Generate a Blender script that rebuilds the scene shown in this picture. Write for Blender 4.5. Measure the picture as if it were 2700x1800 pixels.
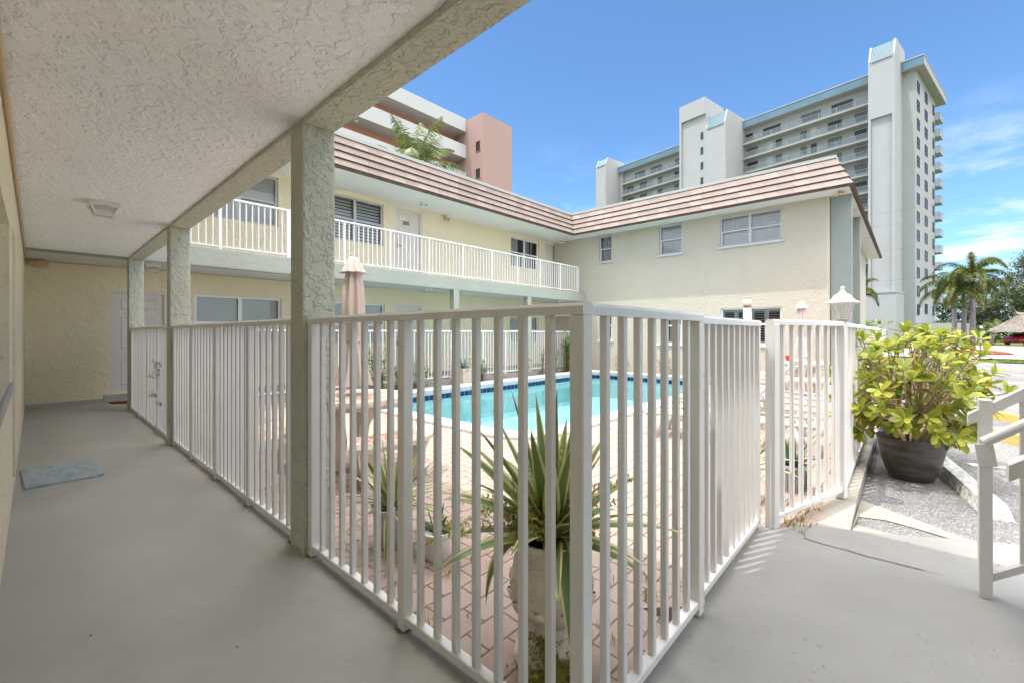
import bpy, bmesh, math, random
from mathutils import Vector, Matrix
sc = bpy.context.scene
for o in list(bpy.data.objects): bpy.data.objects.remove(o)
C = sc.collection.objects
R = math.radians
rnd = random.Random(7)

# ---------------------------------------------------------------- camera, sky, sun
cam_d = bpy.data.cameras.new('camera'); cam = bpy.data.objects.new('camera', cam_d); C.link(cam)
cam.location = (0, 0, 1.2); cam_d.sensor_width = 36; cam_d.lens = 15.339
YAW = 42.442
cam.rotation_euler = (R(90), 0, R(YAW - 90))
cam_d.shift_y = -22 / 2700; cam_d.clip_start = 0.02; cam_d.clip_end = 3000
sc.camera = cam

SUN = Vector((-0.30, 0.15, 1.0)).normalized()
w = bpy.data.worlds.new('World'); sc.world = w; w.use_nodes = True
N = w.node_tree.nodes; L = w.node_tree.links
for n in list(N): N.remove(n)
out = N.new('ShaderNodeOutputWorld'); bg = N.new('ShaderNodeBackground'); L.new(bg.outputs[0], out.inputs[0])
sky = N.new('ShaderNodeTexSky'); sky.sky_type = 'NISHITA'; sky.sun_disc = False
sky.sun_elevation = math.asin(SUN.z); sky.sun_rotation = math.atan2(SUN.x, SUN.y)
sky.air_density = 1.0; sky.dust_density = 0.0; sky.ozone_density = 3.0; sky.altitude = 900
bg.inputs[1].default_value = 0.112
tc = N.new('ShaderNodeTexCoord'); sep = N.new('ShaderNodeSeparateXYZ'); L.new(tc.outputs['Generated'], sep.inputs[0])
def wmath(op, a, b=None, c=None):
    m = N.new('ShaderNodeMath'); m.operation = op
    for i, v in enumerate((a, b, c)):
        if v is None: continue
        if isinstance(v, (int, float)): m.inputs[i].default_value = v
        else: L.new(v, m.inputs[i])
    return m.outputs[0]
def wrange(v, a, b, c=0.0, d=1.0):
    m = N.new('ShaderNodeMapRange'); m.interpolation_type = 'SMOOTHSTEP'
    L.new(v, m.inputs[0])
    for i, x in enumerate((a, b, c, d)): m.inputs[i + 1].default_value = x
    return m.outputs[0]
# clouds: noise on the sky direction, projected on a flat layer
zc = wmath('MAXIMUM', sep.outputs[2], 0.02)
den = wmath('ADD', zc, 0.12)
cx_ = wmath('DIVIDE', sep.outputs[0], den); cy_ = wmath('DIVIDE', sep.outputs[1], den)
cmb = N.new('ShaderNodeCombineXYZ'); L.new(cx_, cmb.inputs[0]); L.new(cy_, cmb.inputs[1])
cn = N.new('ShaderNodeTexNoise'); cn.inputs['Scale'].default_value = 1.15; cn.inputs['Detail'].default_value = 8
cn.inputs['Roughness'].default_value = 0.6; cn.inputs['Distortion'].default_value = 0.25
mp = N.new('ShaderNodeMapping'); mp.inputs['Location'].default_value = (3.1, 7.4, 0); L.new(cmb.outputs[0], mp.inputs[0]); L.new(mp.outputs[0], cn.inputs[0])
low = wrange(sep.outputs[2], 0.42, 0.12)
cm = wmath('MULTIPLY', wrange(cn.outputs[0], 0.50, 0.68), low)
cm = wmath('MULTIPLY', cm, 0.85)
# unseen bright cloud added overhead and behind the camera as fill light
fw = wmath('ADD', wmath('MULTIPLY', sep.outputs[0], 0.738), wmath('MULTIPLY', sep.outputs[1], 0.675))
high = wmath('MAXIMUM', wrange(sep.outputs[2], 0.66, 0.80), wmath('MULTIPLY', wmath('MULTIPLY', wrange(fw, 0.0, -0.4), wrange(sep.outputs[2], 0.02, 0.12)), 0.2))
cm2 = wmath('MULTIPLY', wrange(cn.outputs[0], 0.36, 0.56), high)
mix = N.new('ShaderNodeMixRGB'); L.new(cm, mix.inputs[0]); tint = N.new('ShaderNodeMixRGB'); tint.blend_type = 'MULTIPLY'; tint.inputs[0].default_value = 1; tint.inputs[2].default_value = (0.74, 0.935, 1.03, 1); L.new(sky.outputs[0], tint.inputs[1]); L.new(tint.outputs[0], mix.inputs[1]); mix.inputs[2].default_value = (6.2, 6.4, 6.7, 1)
mixh = N.new('ShaderNodeMixRGB'); L.new(cm2, mixh.inputs[0]); L.new(mix.outputs[0], mixh.inputs[1]); mixh.inputs[2].default_value = (45, 43.5, 42, 1)
L.new(mixh.outputs[0], bg.inputs[0])

sun_d = bpy.data.lights.new('sun', 'SUN'); sun = bpy.data.objects.new('sun', sun_d); C.link(sun)
sun_d.energy = 2.0; sun_d.angle = R(0.53); sun_d.color = (1.0, 0.965, 0.91)
sun.rotation_euler = SUN.to_track_quat('Z', 'Y').to_euler(); sun.location = (0, 0, 60)
vs = sc.view_settings
sc.display_settings.display_device = 'sRGB'; vs.view_transform = 'Standard'; vs.look = 'None'; vs.exposure = 1.12; vs.gamma = 1; vs.use_curve_mapping = False
sc.cycles.max_bounces = 10; sc.cycles.diffuse_bounces = 8; sc.cycles.transparent_max_bounces = 16
sc.cycles.use_denoising = True
try: sc.cycles.denoiser = 'OPENIMAGEDENOISE'
except Exception: pass
sc.cycles.sample_clamp_indirect = 6; sc.cycles.caustics_reflective = False; sc.cycles.caustics_refractive = False

# ---------------------------------------------------------------- materials
MATS = {}
class NB:
    """small helper for a material's node tree"""
    def __init__(s, name):
        s.m = bpy.data.materials.new(name); s.m.use_nodes = True; s.n = s.m.node_tree.nodes; s.l = s.m.node_tree.links
        s.p = s.n['Principled BSDF']; s.o = s.n['Material Output']; MATS[name] = s.m
    def node(s, t, **k):
        n = s.n.new(t)
        for a, v in k.items(): setattr(n, a, v)
        return n
    def put(s, sock, v):
        if isinstance(v, (int, float)): sock.default_value = v
        elif isinstance(v, tuple): sock.default_value = v if len(v) == 4 or sock.type == 'VECTOR' else (*v, 1)
        else: s.l.new(v, sock)
    def math(s, op, a, b=None, c=None):
        n = s.node('ShaderNodeMath', operation=op)
        for i, v in enumerate((a, b, c)):
            if v is not None: s.put(n.inputs[i], v)
        return n.outputs[0]
    def pos(s): return s.node('ShaderNodeNewGeometry').outputs['Position']
    def uv(s): return s.node('ShaderNodeTexCoord').outputs['UV']
    def mapping(s, v, scale=(1, 1, 1), rot=(0, 0, 0), loc=(0, 0, 0)):
        n = s.node('ShaderNodeMapping'); s.l.new(v, n.inputs[0])
        n.inputs['Scale'].default_value = scale; n.inputs['Rotation'].default_value = rot; n.inputs['Location'].default_value = loc
        return n.outputs[0]
    def noise(s, v, scale, detail=3, rough=0.5, dist=0.0):
        n = s.node('ShaderNodeTexNoise'); s.l.new(v, n.inputs[0])
        n.inputs['Scale'].default_value = scale; n.inputs['Detail'].default_value = detail
        n.inputs['Roughness'].default_value = rough; n.inputs['Distortion'].default_value = dist
        return n.outputs[0]
    def rng(s, v, a, b, c=0.0, d=1.0):
        n = s.node('ShaderNodeMapRange'); s.l.new(v, n.inputs[0])
        for i, x in enumerate((a, b, c, d)): n.inputs[i + 1].default_value = x
        return n.outputs[0]
    def mix(s, f, a, b):
        n = s.node('ShaderNodeMixRGB'); s.put(n.inputs[0], f); s.put(n.inputs[1], a); s.put(n.inputs[2], b)
        return n.outputs[0]
    def bump(s, h, strength=0.5, dist=0.01):
        n = s.node('ShaderNodeBump'); s.l.new(h, n.inputs['Height']); n.inputs['Strength'].default_value = strength; n.inputs['Distance'].default_value = dist
        s.l.new(n.outputs[0], s.p.inputs['Normal'])
    def base(s, c, rough=0.6, spec=0.4, metal=0.0):
        s.put(s.p.inputs['Base Color'], c); s.put(s.p.inputs['Roughness'], rough)
        s.p.inputs['Specular IOR Level'].default_value = spec; s.p.inputs['Metallic'].default_value = metal

def dk(c, k): return tuple(x * k for x in c)
def plain(name, c, rough=0.55, spec=0.35, var=0.10, scale=3.0, bump=0.0, bscale=80, metal=0.0):
    b = NB(name); p = b.pos(); n = b.noise(p, scale, 5, 0.6)
    b.base(b.mix(b.rng(n, 0.3, 0.7), dk(c, 1 - var), dk(c, 1 + var)), rough, spec, metal)
    if bump: b.bump(b.noise(p, bscale, 4, 0.6), bump, 0.004)
    return b.m
def stucco(name, c, scale=7.0, strength=0.55, var=0.06, dist=0.012, fine=0.22, mask=(0.42, 0.6), stain=None):
    """hand trowelled stucco: short crooked ridges in patches over a fine grain"""
    b = NB(name); p = b.pos()
    h = None
    for k, (rot, st) in enumerate((((0.3, 0.2, 0.6), (1.0, 0.7, 0.9)), ((1.1, -0.4, -0.7), (0.7, 1.0, 0.9)))):
        q = b.mapping(p, st, rot, (3.7 * k, 1.3 * k, 0))
        n1 = b.noise(q, scale * (1 + .3 * k), 3, 0.55, 0.5)
        r1 = b.rng(b.math('ABSOLUTE', b.math('SUBTRACT', n1, 0.5)), 0.0, 0.045, 1.0, 0.0)
        cut = b.rng(b.noise(q, scale * 2.1, 2, 0.5), 0.46, 0.54)
        m2 = b.rng(b.noise(p, scale * 0.3, 2), mask[0], mask[1])
        t = b.math('MULTIPLY', b.math('MULTIPLY', b.math('MULTIPLY', r1, cut), m2), 0.55)
        t = b.math('ADD', t, b.math('MULTIPLY', b.math('MULTIPLY', b.rng(n1, 0.45, 0.55), cut), 0.8))
        h = t if h is None else b.math('ADD', h, t)
    h = b.math('ADD', h, b.math('MULTIPLY', b.noise(p, 70, 3, 0.7), fine))
    b.bump(h, strength, dist)
    v = b.noise(p, 1.3, 5, 0.6)
    col = b.mix(b.rng(v, 0.3, 0.7), dk(c, 1 - var), dk(c, 1 + var))
    if stain:
        s_ = b.rng(b.noise(b.mapping(p, (1.2, 1.2, .35)), 2.2, 6, 0.7), 0.55, 0.75); col = b.mix(b.math('MULTIPLY', s_, stain[1]), col, stain[0])
    b.base(col, 0.8, 0.25)
    return b.m

M = {}
M['ceiling'] = stucco('ceiling_stucco', (0.885, 0.885, 0.905), 11.0, 0.8, 0.03, 0.007, 0.14, (0.40, 0.56))
M['cream'] = stucco('cream_stucco', (0.80, 0.70, 0.505), 6.5, 0.6, 0.03, 0.010, 0.2)
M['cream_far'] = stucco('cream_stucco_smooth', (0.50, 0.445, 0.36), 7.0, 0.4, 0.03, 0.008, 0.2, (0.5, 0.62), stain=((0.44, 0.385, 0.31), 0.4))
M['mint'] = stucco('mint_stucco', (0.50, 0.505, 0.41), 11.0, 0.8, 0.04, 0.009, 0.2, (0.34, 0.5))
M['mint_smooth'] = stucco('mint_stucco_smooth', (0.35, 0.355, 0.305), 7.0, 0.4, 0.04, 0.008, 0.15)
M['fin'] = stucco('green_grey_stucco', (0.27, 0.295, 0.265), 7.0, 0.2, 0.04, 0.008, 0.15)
M['white'] = plain('white_paint', (0.70, 0.695, 0.67), 0.45, 0.4, 0.02, 2.0)
M['soffit'] = plain('soffit_paint', (0.68, 0.68, 0.66), 0.7, 0.3, 0.02, 1.5, 0.2, 90)
def fence_paint():
    b = NB('white_powder_coated_metal'); p = b.pos(); c = (0.70, 0.685, 0.66)
    col = b.mix(b.rng(b.noise(p, 4, 5, 0.6), 0.3, 0.7), dk(c, 0.95), dk(c, 1.03))
    sp = b.rng(b.noise(p, 85, 2, 0.5), 0.765, 0.79); col = b.mix(b.math('MULTIPLY', sp, 0.7), col, (0.22, 0.17, 0.12))
    sm = b.rng(b.noise(b.mapping(p, (6, 6, 1)), 3.0, 4, 0.7), 0.55, 0.75); col = b.mix(b.math('MULTIPLY', sm, 0.16), col, (0.42, 0.39, 0.34))
    b.base(col, 0.4, 0.45); b.bump(b.noise(p, 140, 2), 0.06, 0.002); return b.m
M['fence'] = fence_paint()
M['trim'] = plain('cream_metal_flashing', (0.48, 0.455, 0.40), 0.5, 0.4, 0.03)
M['tile_butt'] = plain('brown_tile_edge', (0.11, 0.072, 0.056), 0.8, 0.2, 0.25, 6)
M['door'] = plain('door_paint', (0.68, 0.635, 0.58), 0.45, 0.4, 0.02)
M['frame'] = plain('window_frame_white', (0.80, 0.80, 0.78), 0.4, 0.4, 0.02)
M['alu'] = plain('grey_aluminium', (0.52, 0.52, 0.51), 0.4, 0.5, 0.04)
M['dark'] = plain('dark_interior', (0.07, 0.07, 0.07), 0.8, 0.2, 0.1)
M['blind'] = plain('white_blind', (0.82, 0.80, 0.76), 0.6, 0.3, 0.02)
M['blind_grey'] = plain('grey_blind', (0.40, 0.40, 0.39), 0.7, 0.3, 0.05)
M['curtain'] = plain('pale_curtain', (0.62, 0.60, 0.62), 0.9, 0.1, 0.12, 14)
M['black_metal'] = plain('black_metal', (0.03, 0.03, 0.03), 0.4, 0.5, 0.1)
M['bronze'] = plain('dark_bronze_frame', (0.035, 0.035, 0.04), 0.5, 0.4, 0.1)
M['tower'] = plain('white_tower_paint', (0.33, 0.335, 0.33), 0.8, 0.2, 0.035, 0.6, 0.3, 8)
M['tower_blue'] = plain('blue_fascia_paint', (0.10, 0.175, 0.225), 0.7, 0.3, 0.08, 0.5)
M['blue_tile'] = None
M['pink'] = plain('pink_render', (0.34, 0.235, 0.205), 0.85, 0.2, 0.02, 0.3)
M['salmon'] = plain('salmon_render', (0.55, 0.25, 0.17), 0.85, 0.2, 0.03, 0.3)
M['pale'] = plain('pale_grey_render', (0.45, 0.45, 0.44), 0.85, 0.2, 0.03, 0.4)
M['umbrella'] = plain('faded_pink_canvas', (0.56, 0.45, 0.405), 0.9, 0.15, 0.05, 9)
M['plastic'] = plain('white_plastic', (0.62, 0.60, 0.55), 0.35, 0.5, 0.03)
M['pot_white'] = plain('white_plastic_pot', (0.72, 0.72, 0.71), 0.4, 0.45, 0.05, 8)
M['pot_grey'] = plain('grey_plastic_pot', (0.50, 0.50, 0.49), 0.5, 0.4, 0.06, 8)
M['pot_tan'] = plain('tan_clay_pot', (0.60, 0.50, 0.40), 0.8, 0.2, 0.08, 8)
M['soil'] = plain('dark_soil', (0.035, 0.026, 0.02), 0.95, 0.1, 0.5, 40, 1.0, 60)
M['yellow'] = plain('yellow_painted_concrete', (0.50, 0.39, 0.12), 0.8, 0.2, 0.12, 7, 0.4, 40)
M['kerb'] = None
M['bark'] = plain('grey_palm_bark', (0.17, 0.15, 0.155), 0.9, 0.1, 0.15, 5, 0.6, 25)
M['branch'] = plain('pinkish_branch_bark', (0.40, 0.28, 0.21), 0.85, 0.15, 0.2, 18)
M['trunk'] = plain('brown_tree_bark', (0.11, 0.085, 0.065), 0.9, 0.1, 0.25, 6, 0.6, 20)
M['thatch'] = plain('grey_thatch', (0.20, 0.175, 0.145), 0.95, 0.1, 0.25, 5, 1.0, 25)
M['wood'] = plain('weathered_wood', (0.36, 0.30, 0.23), 0.85, 0.2, 0.18, 7)
M['red'] = plain('red_car_paint', (0.50, 0.015, 0.03), 0.25, 0.6, 0.03)
M['tyre'] = plain('black_rubber', (0.02, 0.02, 0.02), 0.7, 0.3, 0.1)
M['chrome'] = plain('grey_alloy', (0.3, 0.3, 0.31), 0.3, 0.6, 0.05, 3, 0, 80, 0.8)
M['green_post'] = plain('green_painted_steel', (0.09, 0.17, 0.14), 0.5, 0.4, 0.1)
M['redcup'] = plain('red_plastic_cup', (0.62, 0.03, 0.03), 0.4, 0.4, 0.03)
M['cable'] = plain('dark_cable', (0.10, 0.10, 0.11), 0.6, 0.3, 0.05)
M['mulch'] = plain('red_mulch', (0.30, 0.075, 0.045), 0.95, 0.1, 0.4, 10, 1.0, 30)
M['roadc'] = plain('pale_concrete_road', (0.30, 0.285, 0.25), 0.85, 0.2, 0.1, 0.4, 0.3, 20)
M['stripe'] = None
M['conduit'] = plain('beige_conduit', (0.56, 0.42, 0.27), 0.6, 0.3, 0.05)
M['dryleaf'] = plain('dark_dry_leaf', (0.05, 0.035, 0.02), 0.8, 0.2, 0.3, 60)
M['redmat'] = plain('dark_red_mat', (0.16, 0.05, 0.02), 0.95, 0.1, 0.5, 20)
M['globe'] = plain('white_globe', (0.85, 0.85, 0.83), 0.3, 0.4, 0.01)
M['rust'] = plain('brown_grime_stain', (0.20, 0.165, 0.125), 0.9, 0.1, 0.4, 60)
M['crackm'] = plain('dark_crack_filler', (0.17, 0.155, 0.14), 0.9, 0.1, 0.25, 12)

def floor_paint():
    b = NB('grey_painted_concrete'); p = b.pos()
    c = (0.425, 0.412, 0.37)
    v = b.noise(p, 0.9, 6, 0.62)
    col = b.mix(b.rng(v, 0.3, 0.7), dk(c, 0.83), dk(c, 1.10))
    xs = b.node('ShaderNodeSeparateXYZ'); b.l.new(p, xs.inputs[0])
    dulled = b.rng(b.math('ADD', xs.outputs[0], b.math('MULTIPLY', b.noise(p, 1.6, 5, 0.7), 1.1)), 1.45, 2.3)   # shade put into the breezeway floor's colour; heavier scuffs there are wear
    col = b.mix(dulled, col, b.mix(b.rng(v, 0.3, 0.7), (0.20, 0.197, 0.188), (0.285, 0.28, 0.265)))
    scuff = b.rng(b.noise(b.mapping(p, (1, 1.7, 1), (0, 0, .5)), 24, 4, 0.65, 0.8), 0.64, 0.68)
    m = b.rng(b.noise(p, 1.7, 3), 0.44, 0.58)
    col = b.mix(b.math('MULTIPLY', b.math('MULTIPLY', scuff, m), b.math('ADD', b.math('MULTIPLY', dulled, 0.6), 0.3)), col, (0.12, 0.11, 0.10))
    big = b.rng(b.noise(p, 0.55, 5, 0.7, 0.4), 0.52, 0.66); col = b.mix(b.math('MULTIPLY', big, 0.3), col, (0.27, 0.255, 0.225))
    xy = b.node('ShaderNodeSeparateXYZ'); b.l.new(p, xy.inputs[0])
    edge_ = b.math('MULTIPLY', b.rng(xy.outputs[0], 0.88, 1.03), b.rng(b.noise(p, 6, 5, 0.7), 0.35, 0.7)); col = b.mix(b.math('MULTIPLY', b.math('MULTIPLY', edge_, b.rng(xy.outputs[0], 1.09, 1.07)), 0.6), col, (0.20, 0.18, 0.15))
    spk = b.rng(b.noise(p, 120, 2, 0.5), 0.74, 0.77)
    col = b.mix(b.math('MULTIPLY', spk, 0.7), col, (0.1, 0.09, 0.08))
    b.base(col, b.rng(v, 0.3, 0.7, 0.42, 0.6), 0.4)
    b.bump(b.math('ADD', b.noise(p, 5, 4), b.math('MULTIPLY', b.noise(p, 90, 3), 0.15)), 0.12, 0.01)
    return b.m
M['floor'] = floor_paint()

def pavers():
    b = NB('tumbled_pink_pavers'); p = b.pos()
    wob = b.node('ShaderNodeMixRGB', blend_type='ADD'); wob.inputs[0].default_value = 0.022
    nz = b.node('ShaderNodeTexNoise'); nz.inputs['Scale'].default_value = 6; b.l.new(p, nz.inputs[0])
    b.l.new(p, wob.inputs[1]); b.l.new(nz.outputs['Color'], wob.inputs[2])
    br = b.node('ShaderNodeTexBrick'); b.l.new(wob.outputs[0], br.inputs[0])
    br.offset = 0.5; br.inputs['Scale'].default_value = 1; br.inputs['Brick Width'].default_value = 0.215; br.inputs['Row Height'].default_value = 0.145
    br.inputs['Mortar Size'].default_value = 0.006; br.inputs['Mortar Smooth'].default_value = 0.7; br.inputs['Bias'].default_value = 0.0
    br.inputs['Color1'].default_value = (0.355, 0.24, 0.20, 1); br.inputs['Color2'].default_value = (0.325, 0.27, 0.225, 1); br.inputs['Mortar'].default_value = (0.13, 0.095, 0.08, 1)
    n = b.noise(p, 14, 5, 0.7); n2 = b.noise(p, 1.1, 4)
    col = b.mix(b.rng(n, 0.35, 0.75, 0, 0.45), br.outputs['Color'], (0.38, 0.30, 0.255))
    col = b.mix(b.rng(n2, 0.4, 0.7, 0, 0.3), col, (0.34, 0.255, 0.215))
    b.base(col, 0.85, 0.25)
    h = b.math('SUBTRACT', b.math('MULTIPLY', b.noise(p, 30, 4, 0.7), 0.3), br.outputs['Fac'])
    b.bump(h, 0.8, 0.012)
    return b.m
M['pavers'] = pavers()

def asphalt():
    b = NB('worn_grey_asphalt'); p = b.pos()
    v = b.noise(p, 0.5, 5, 0.6)
    col = b.mix(b.rng(v, 0.35, 0.65), (0.13, 0.127, 0.132), (0.20, 0.197, 0.19))
    sp = b.node('ShaderNodeTexVoronoi'); sp.inputs['Scale'].default_value = 130; b.l.new(p, sp.inputs[0])
    rr = b.node('ShaderNodeSeparateXYZ'); b.l.new(sp.outputs['Color'], rr.inputs[0])
    col = b.mix(b.math('MULTIPLY', b.rng(rr.outputs[0], 0.55, 0.95), 0.5), col, (0.50, 0.48, 0.45))
    col = b.mix(b.math('MULTIPLY', b.rng(rr.outputs[1], 0.7, 0.95), 0.55), col, (0.05, 0.035, 0.04))
    b.base(col, 0.9, 0.25); b.bump(b.math('ADD', sp.outputs['Distance'], b.noise(p, 60, 3)), 0.7, 0.006)
    return b.m
M['asphalt'] = asphalt()
def painted(name, c, wear, rough=0.8):
    b = NB(name); p = b.pos()
    n = b.rng(b.noise(p, 22, 5, 0.7), 0.44, 0.62)
    b.base(b.mix(b.math('MULTIPLY', n, wear), c, (0.22, 0.20, 0.18)), rough, 0.25); b.bump(b.noise(p, 60, 3), 0.4, 0.004)
    return b.m
M['stripe'] = painted('worn_white_line_paint', (0.62, 0.62, 0.60), 0.5)
M['kerb'] = painted('worn_white_kerb', (0.72, 0.71, 0.68), 0.75)
M['patch'] = painted('painted_concrete_patch', (0.31, 0.29, 0.25), 0.3)
def grass_m():
    b = NB('lawn_and_soil'); p = b.pos()
    b.base(b.mix(b.noise(p, 2.0, 5, 0.7), (0.05, 0.075, 0.02), (0.16, 0.16, 0.06)), 0.9, 0.15); b.bump(b.noise(p, 25, 4), 0.8, 0.03); return b.m
M['grass'] = grass_m()

def tiles():
    b = NB('pinkish_roof_tiles'); u = b.uv()
    br = b.node('ShaderNodeTexBrick'); b.l.new(u, br.inputs[0]); br.offset = 0.5
    br.inputs['Scale'].default_value = 1; br.inputs['Brick Width'].default_value = 0.33; br.inputs['Row Height'].default_value = 1.0
    br.inputs['Mortar Size'].default_value = 0.004; br.inputs['Mortar Smooth'].default_value = 0.1
    br.inputs['Color1'].default_value = (0.265, 0.21, 0.18, 1); br.inputs['Color2'].default_value = (0.20, 0.158, 0.135, 1); br.inputs['Mortar'].default_value = (0.11, 0.078, 0.063, 1)
    p = b.pos(); n = b.noise(p, 3.2, 6, 0.7); n2 = b.noise(b.mapping(p, (9, 9, 1)), 1.6, 4, 0.7)
    col = b.mix(b.rng(n, 0.5, 0.75, 0, 0.35), br.outputs['Color'], (0.16, 0.12, 0.10))
    col = b.mix(b.rng(n2, 0.6, 0.8, 0, 0.3), col, (0.34, 0.29, 0.25))
    b.base(col, 0.75, 0.3); b.bump(b.math('ADD', b.noise(p, 45, 3), b.math('MULTIPLY', br.outputs['Fac'], -2.0)), 0.3, 0.006)
    return b.m
M['tiles'] = tiles()
def blue_tiles():
    b = NB('pale_blue_barrel_tiles'); p = b.uv()
    wv = b.node('ShaderNodeTexWave', wave_type='BANDS', bands_direction='X'); wv.inputs['Scale'].default_value = 2.0; b.l.new(p, wv.inputs[0])
    wz = b.node('ShaderNodeTexWave', wave_type='BANDS', bands_direction='Y'); wz.inputs['Scale'].default_value = 2.2; b.l.new(p, wz.inputs[0])
    f = b.math('MULTIPLY', wv.outputs['Fac'], b.rng(wz.outputs['Fac'], 0, 1, 0.5, 1))
    b.base(b.mix(f, (0.09, 0.155, 0.185), (0.19, 0.265, 0.29)), 0.5, 0.4); b.bump(wv.outputs['Fac'], 0.6, 0.1); return b.m
M['blue_tile'] = blue_tiles()
def pool_tile():
    b = NB('cobalt_pool_tiles'); u = b.uv()
    br = b.node('ShaderNodeTexBrick'); b.l.new(u, br.inputs[0]); br.offset = 0
    br.inputs['Scale'].default_value = 1; br.inputs['Brick Width'].default_value = 0.152; br.inputs['Row Height'].default_value = 0.152
    br.inputs['Mortar Size'].default_value = 0.004
    br.inputs['Color1'].default_value = (0.005, 0.012, 0.065, 1); br.inputs['Color2'].default_value = (0.009, 0.02, 0.10, 1); br.inputs['Mortar'].default_value = (0.3, 0.4, 0.5, 1)
    b.base(br.outputs['Color'], 0.3, 0.35); return b.m
M['pool_tile'] = pool_tile()
M['plaster'] = plain('pale_turquoise_plaster', (0.31, 0.52, 0.535), 0.7, 0.3, 0.05, 1.2)
M['coping'] = plain('white_bullnose_coping', (0.44, 0.45, 0.44), 0.7, 0.3, 0.05, 5, 0.25, 60)
def water():
    b = NB('pool_water'); p = b.pos()
    n = b.noise(p, 2.6, 3, 0.55, 0.3); b.bump(n, 0.16, 0.05); bn = b.p.inputs['Normal'].links[0].from_socket
    tr = b.node('ShaderNodeBsdfTransparent'); tr.inputs[0].default_value = (0.76, 0.93, 0.96, 1)
    gl = b.node('ShaderNodeBsdfGlossy'); gl.inputs['Roughness'].default_value = 0.03; b.l.new(bn, gl.inputs['Normal'])
    fr = b.node('ShaderNodeFresnel'); fr.inputs[0].default_value = 1.33; b.l.new(bn, fr.inputs['Normal'])
    mx = b.node('ShaderNodeMixShader'); b.l.new(b.math('MULTIPLY', fr.outputs[0], 0.7), mx.inputs[0]); b.l.new(tr.outputs[0], mx.inputs[1]); b.l.new(gl.outputs[0], mx.inputs[2])
    b.l.new(mx.outputs[0], b.o.inputs[0]); return b.m
M['water'] = water()
def glass(name, tint, k=1.0, rough=0.02):
    b = NB(name)
    tr = b.node('ShaderNodeBsdfTransparent'); tr.inputs[0].default_value = (*tint, 1)
    gl = b.node('ShaderNodeBsdfGlossy'); gl.inputs['Roughness'].default_value = rough
    fr = b.node('ShaderNodeFresnel'); fr.inputs[0].default_value = 1.5
    f = b.math('MULTIPLY', fr.outputs[0], k)
    mx = b.node('ShaderNodeMixShader'); b.l.new(f, mx.inputs[0]); b.l.new(tr.outputs[0], mx.inputs[1]); b.l.new(gl.outputs[0], mx.inputs[2])
    b.l.new(mx.outputs[0], b.o.inputs[0]); return b.m
M['glass'] = glass('window_glass', (0.84, 0.86, 0.86), 1.2)
b = NB('frosted_balcony_glass'); tr_ = b.node('ShaderNodeBsdfTransparent'); tr_.inputs[0].default_value = (.85, .9, .9, 1); df_ = b.node('ShaderNodeBsdfDiffuse'); df_.inputs[0].default_value = (0.22, 0.25, 0.26, 1)
m2_ = b.node('ShaderNodeMixShader'); m2_.inputs[0].default_value = 0.38; b.l.new(tr_.outputs[0], m2_.inputs[1]); b.l.new(df_.outputs[0], m2_.inputs[2]); b.l.new(m2_.outputs[0], b.o.inputs[0]); M['glass_green'] = b.m
b = NB('white_balcony_glass'); tr_ = b.node('ShaderNodeBsdfTransparent'); df_ = b.node('ShaderNodeBsdfDiffuse'); df_.inputs[0].default_value = (0.36, 0.385, 0.39, 1)
m2_ = b.node('ShaderNodeMixShader'); m2_.inputs[0].default_value = 0.8; b.l.new(tr_.outputs[0], m2_.inputs[1]); b.l.new(df_.outputs[0], m2_.inputs[2]); b.l.new(m2_.outputs[0], b.o.inputs[0]); M['glass_white'] = b.m
b = NB('frosted_lantern_glass'); tr_ = b.node('ShaderNodeBsdfTransparent'); tl_ = b.node('ShaderNodeBsdfTranslucent'); tl_.inputs[0].default_value = (0.85, 0.85, 0.82, 1); df_ = b.node('ShaderNodeBsdfDiffuse'); df_.inputs[0].default_value = (0.75, 0.74, 0.70, 1)
m1_ = b.node('ShaderNodeMixShader'); m1_.inputs[0].default_value = 0.5; b.l.new(tl_.outputs[0], m1_.inputs[1]); b.l.new(df_.outputs[0], m1_.inputs[2]); m2_ = b.node('ShaderNodeMixShader'); m2_.inputs[0].default_value = 0.3; b.l.new(tr_.outputs[0], m2_.inputs[1]); b.l.new(m1_.outputs[0], m2_.inputs[2]); b.l.new(m2_.outputs[0], b.o.inputs[0]); M['lens'] = b.m
b = NB('tower_glass'); b.base((0.035, 0.038, 0.042), 0.3, 0.25); M['tglass'] = b.m
b = NB('tower_blind_glass'); b.base((0.10, 0.095, 0.085), 0.3, 0.6); M['tblind'] = b.m

def leaf_mat(name, c1, c2, c3=None, trans=0.35, rough=0.45):
    b = NB(name); g = b.node('ShaderNodeNewGeometry')
    r = b.node('ShaderNodeValToRGB'); b.l.new(g.outputs['Random Per Island'], r.inputs[0])
    r.color_ramp.elements[0].color = (*c1, 1); r.color_ramp.elements[1].color = (*c2, 1)
    if c3: e = r.color_ramp.elements.new(0.86); e.color = (*c2, 1); r.color_ramp.elements[-1].color = (*c3, 1)
    b.base(r.outputs[0], rough, 0.4)
    t = b.node('ShaderNodeBsdfTranslucent'); b.l.new(r.outputs[0], t.inputs[0])
    mx = b.node('ShaderNodeMixShader'); mx.inputs[0].default_value = trans; b.l.new(b.p.outputs[0], mx.inputs[1]); b.l.new(t.outputs[0], mx.inputs[2])
    b.l.new(mx.outputs[0], b.o.inputs[0]); return b.m
M['clusia'] = leaf_mat('yellow_green_leaves', (0.16, 0.225, 0.03), (0.38, 0.39, 0.045), (0.52, 0.43, 0.06), 0.38, 0.35)
M['shrub'] = leaf_mat('shrub_leaves', (0.08, 0.14, 0.025), (0.26, 0.32, 0.06), None, 0.35)
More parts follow.
